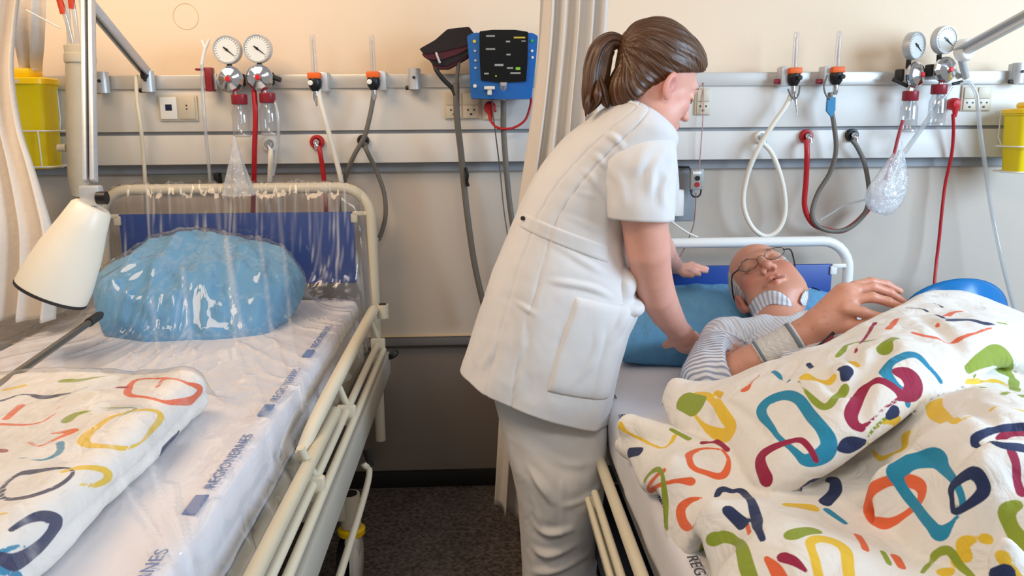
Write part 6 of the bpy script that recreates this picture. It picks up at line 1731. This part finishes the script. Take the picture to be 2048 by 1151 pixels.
# wrinkles: ridged creases running from the pillow out to the edges
ang = np.arctan2(Yg + .45, X + .80); rad_ = np.hypot(X + .80, Yg + .45)
n1 = snoise(np.column_stack([ang.ravel() * 1.1, rad_.ravel() * .35, np.zeros(X.size)]), 2.6, 41, 3).reshape(X.shape)
n2 = snoise(P * V(1, .35, 1), 5.0, 43, 3).reshape(X.shape)
n3 = snoise(P, 11.0, 47, 3).reshape(X.shape)
crease = (1 - np.abs(n1) * 1.6).clip(0, 1) ** 4 * (.003 + .007 * np.exp(-((rad_ - .33) / .16) ** 2)) + (1 - np.abs(n2) * 1.6).clip(0, 1) ** 4 * .002 + .0004 * n3 + .003
film_folds = [[(365, 545), (395, 650), (430, 710)], [(455, 530), (475, 620), (482, 680)], [(560, 480), (590, 620), (610, 700)], [(440, 500), (500, 600), (560, 690)], [(300, 560), (318, 650)],
              [(250, 590), (300, 650)], [(520, 520), (570, 640)], [(290, 850), (350, 990)], [(330, 880), (366, 995)], [(260, 1050), (335, 1080)], [(250, 1085), (330, 1085)], [(40, 1030), (62, 1070)],
              [(200, 880), (290, 950), (330, 1040)], [(420, 900), (380, 1010)], [(560, 700), (620, 640)], [(520, 760), (640, 610)], [(100, 700), (200, 730)], [(500, 680), (540, 800)]]
fold_h = np.zeros(X.size); PX = np.column_stack([X.ravel(), Yg.ravel()])
for ln in film_folds:
    Z_ = [aZ(a, b_, .86 if b_ > 650 else .93)[:2] for a, b_ in ln]; C_ = spline(Z_, 9); b2 = np.full(len(PX), 1e9)
    for a, c in zip(C_[:-1], C_[1:]):
        ab = c - a; q = PX - a; t_ = np.clip(q @ ab / (ab @ ab + 1e-12), 0, 1); b2 = np.minimum(b2, ((q - t_[:, None] * ab) ** 2).sum(1))
    fold_h += .0050 * np.maximum(0, 1 - np.sqrt(b2) / .011)
crease = crease + fold_h.reshape(X.shape)
head = np.exp(-((Yg + .22) / .16) ** 2)
n4 = snoise(P * V(1, 1, 1), 14.0, 51, 3).reshape(X.shape); crease = crease + head * .012 * np.abs(n4)
Hm = Hm + crease
G = np.dstack([X, Yg, Hm])
# right side hanging down
side = []
nd = 26
for k in range(1, nd + 1):
    t_ = k / nd; e = G[:, -1].copy()
    drop = (e[:, 2] - (.655 + .02 * np.sin(ys * 7))) * t_
    e[:, 0] += .012 * math.sin(t_ * 1.57) + (.010 * np.sin(ys * 26 + 2 * np.sin(ys * 7)) + .006 * np.sin(ys * 57)) * t_ + .012 * t_
    e[:, 2] -= drop; side.append(e)
G2 = np.concatenate([G, np.stack(side, 1)], axis=1)
# back side behind the headboard
back = []
for k in range(1, 13):
    t_ = k / 12; e = G2[-1].copy(); e[:, 1] += .012 * t_ + .004 * np.sin(e[:, 0] * 60) * t_; e[:, 2] = e[:, 2] - (e[:, 2] - np.minimum(e[:, 2], .95)) * t_; back.append(e)
m_film = glassy('cover_film', '#fdfdfe', .045, .025, .03, .12, 6, (1.0, .45, 1.0), 1.7, mask='haze')
n5 = snoise(P * V(1.6, .5, 1), 7.0, 61, 2).reshape(X.shape); n6 = snoise(P * V(1, 2.2, 1), 6.0, 67, 2).reshape(X.shape)
line = lambda n, w_: np.exp(-(n / w_) ** 2)
hz = np.clip(fold_h.reshape(X.shape) / .0050, 0, 1) ** 2 * .26  # milky lines on folds and crinkles, painted in place of light streaks
hz = np.maximum(hz, (line(n5, .03) * .5 + line(n6, .03) * .42) * np.exp(-((Yg + .19) / .07) ** 2))
hz = np.maximum(hz, line(n1, .02) * .22 * np.exp(-((rad_ - .30) / .14) ** 2))
hz = np.maximum(hz, line(n2, .02) * .10)
sidez = np.stack([hz[:, -1] * .3 + .06 + .25 * np.exp(-(np.sin(ys * 26 + 2 * np.sin(ys * 7)) / .12) ** 2) * (k / nd) for k in range(1, nd + 1)], 1)
streak_haze = np.concatenate([hz, sidez], axis=1)
q = MB().grid(G2); cover = fast_mesh('plastic_cover', q.v[0], np.array(q.f), m_film, None, loc=tuple(G2[40, 80]), attrs={'haze': streak_haze.ravel()})
tag(cover, 'crinkled clear plastic cover draped over the left bed, pillow and headboard', 'plastic cover')
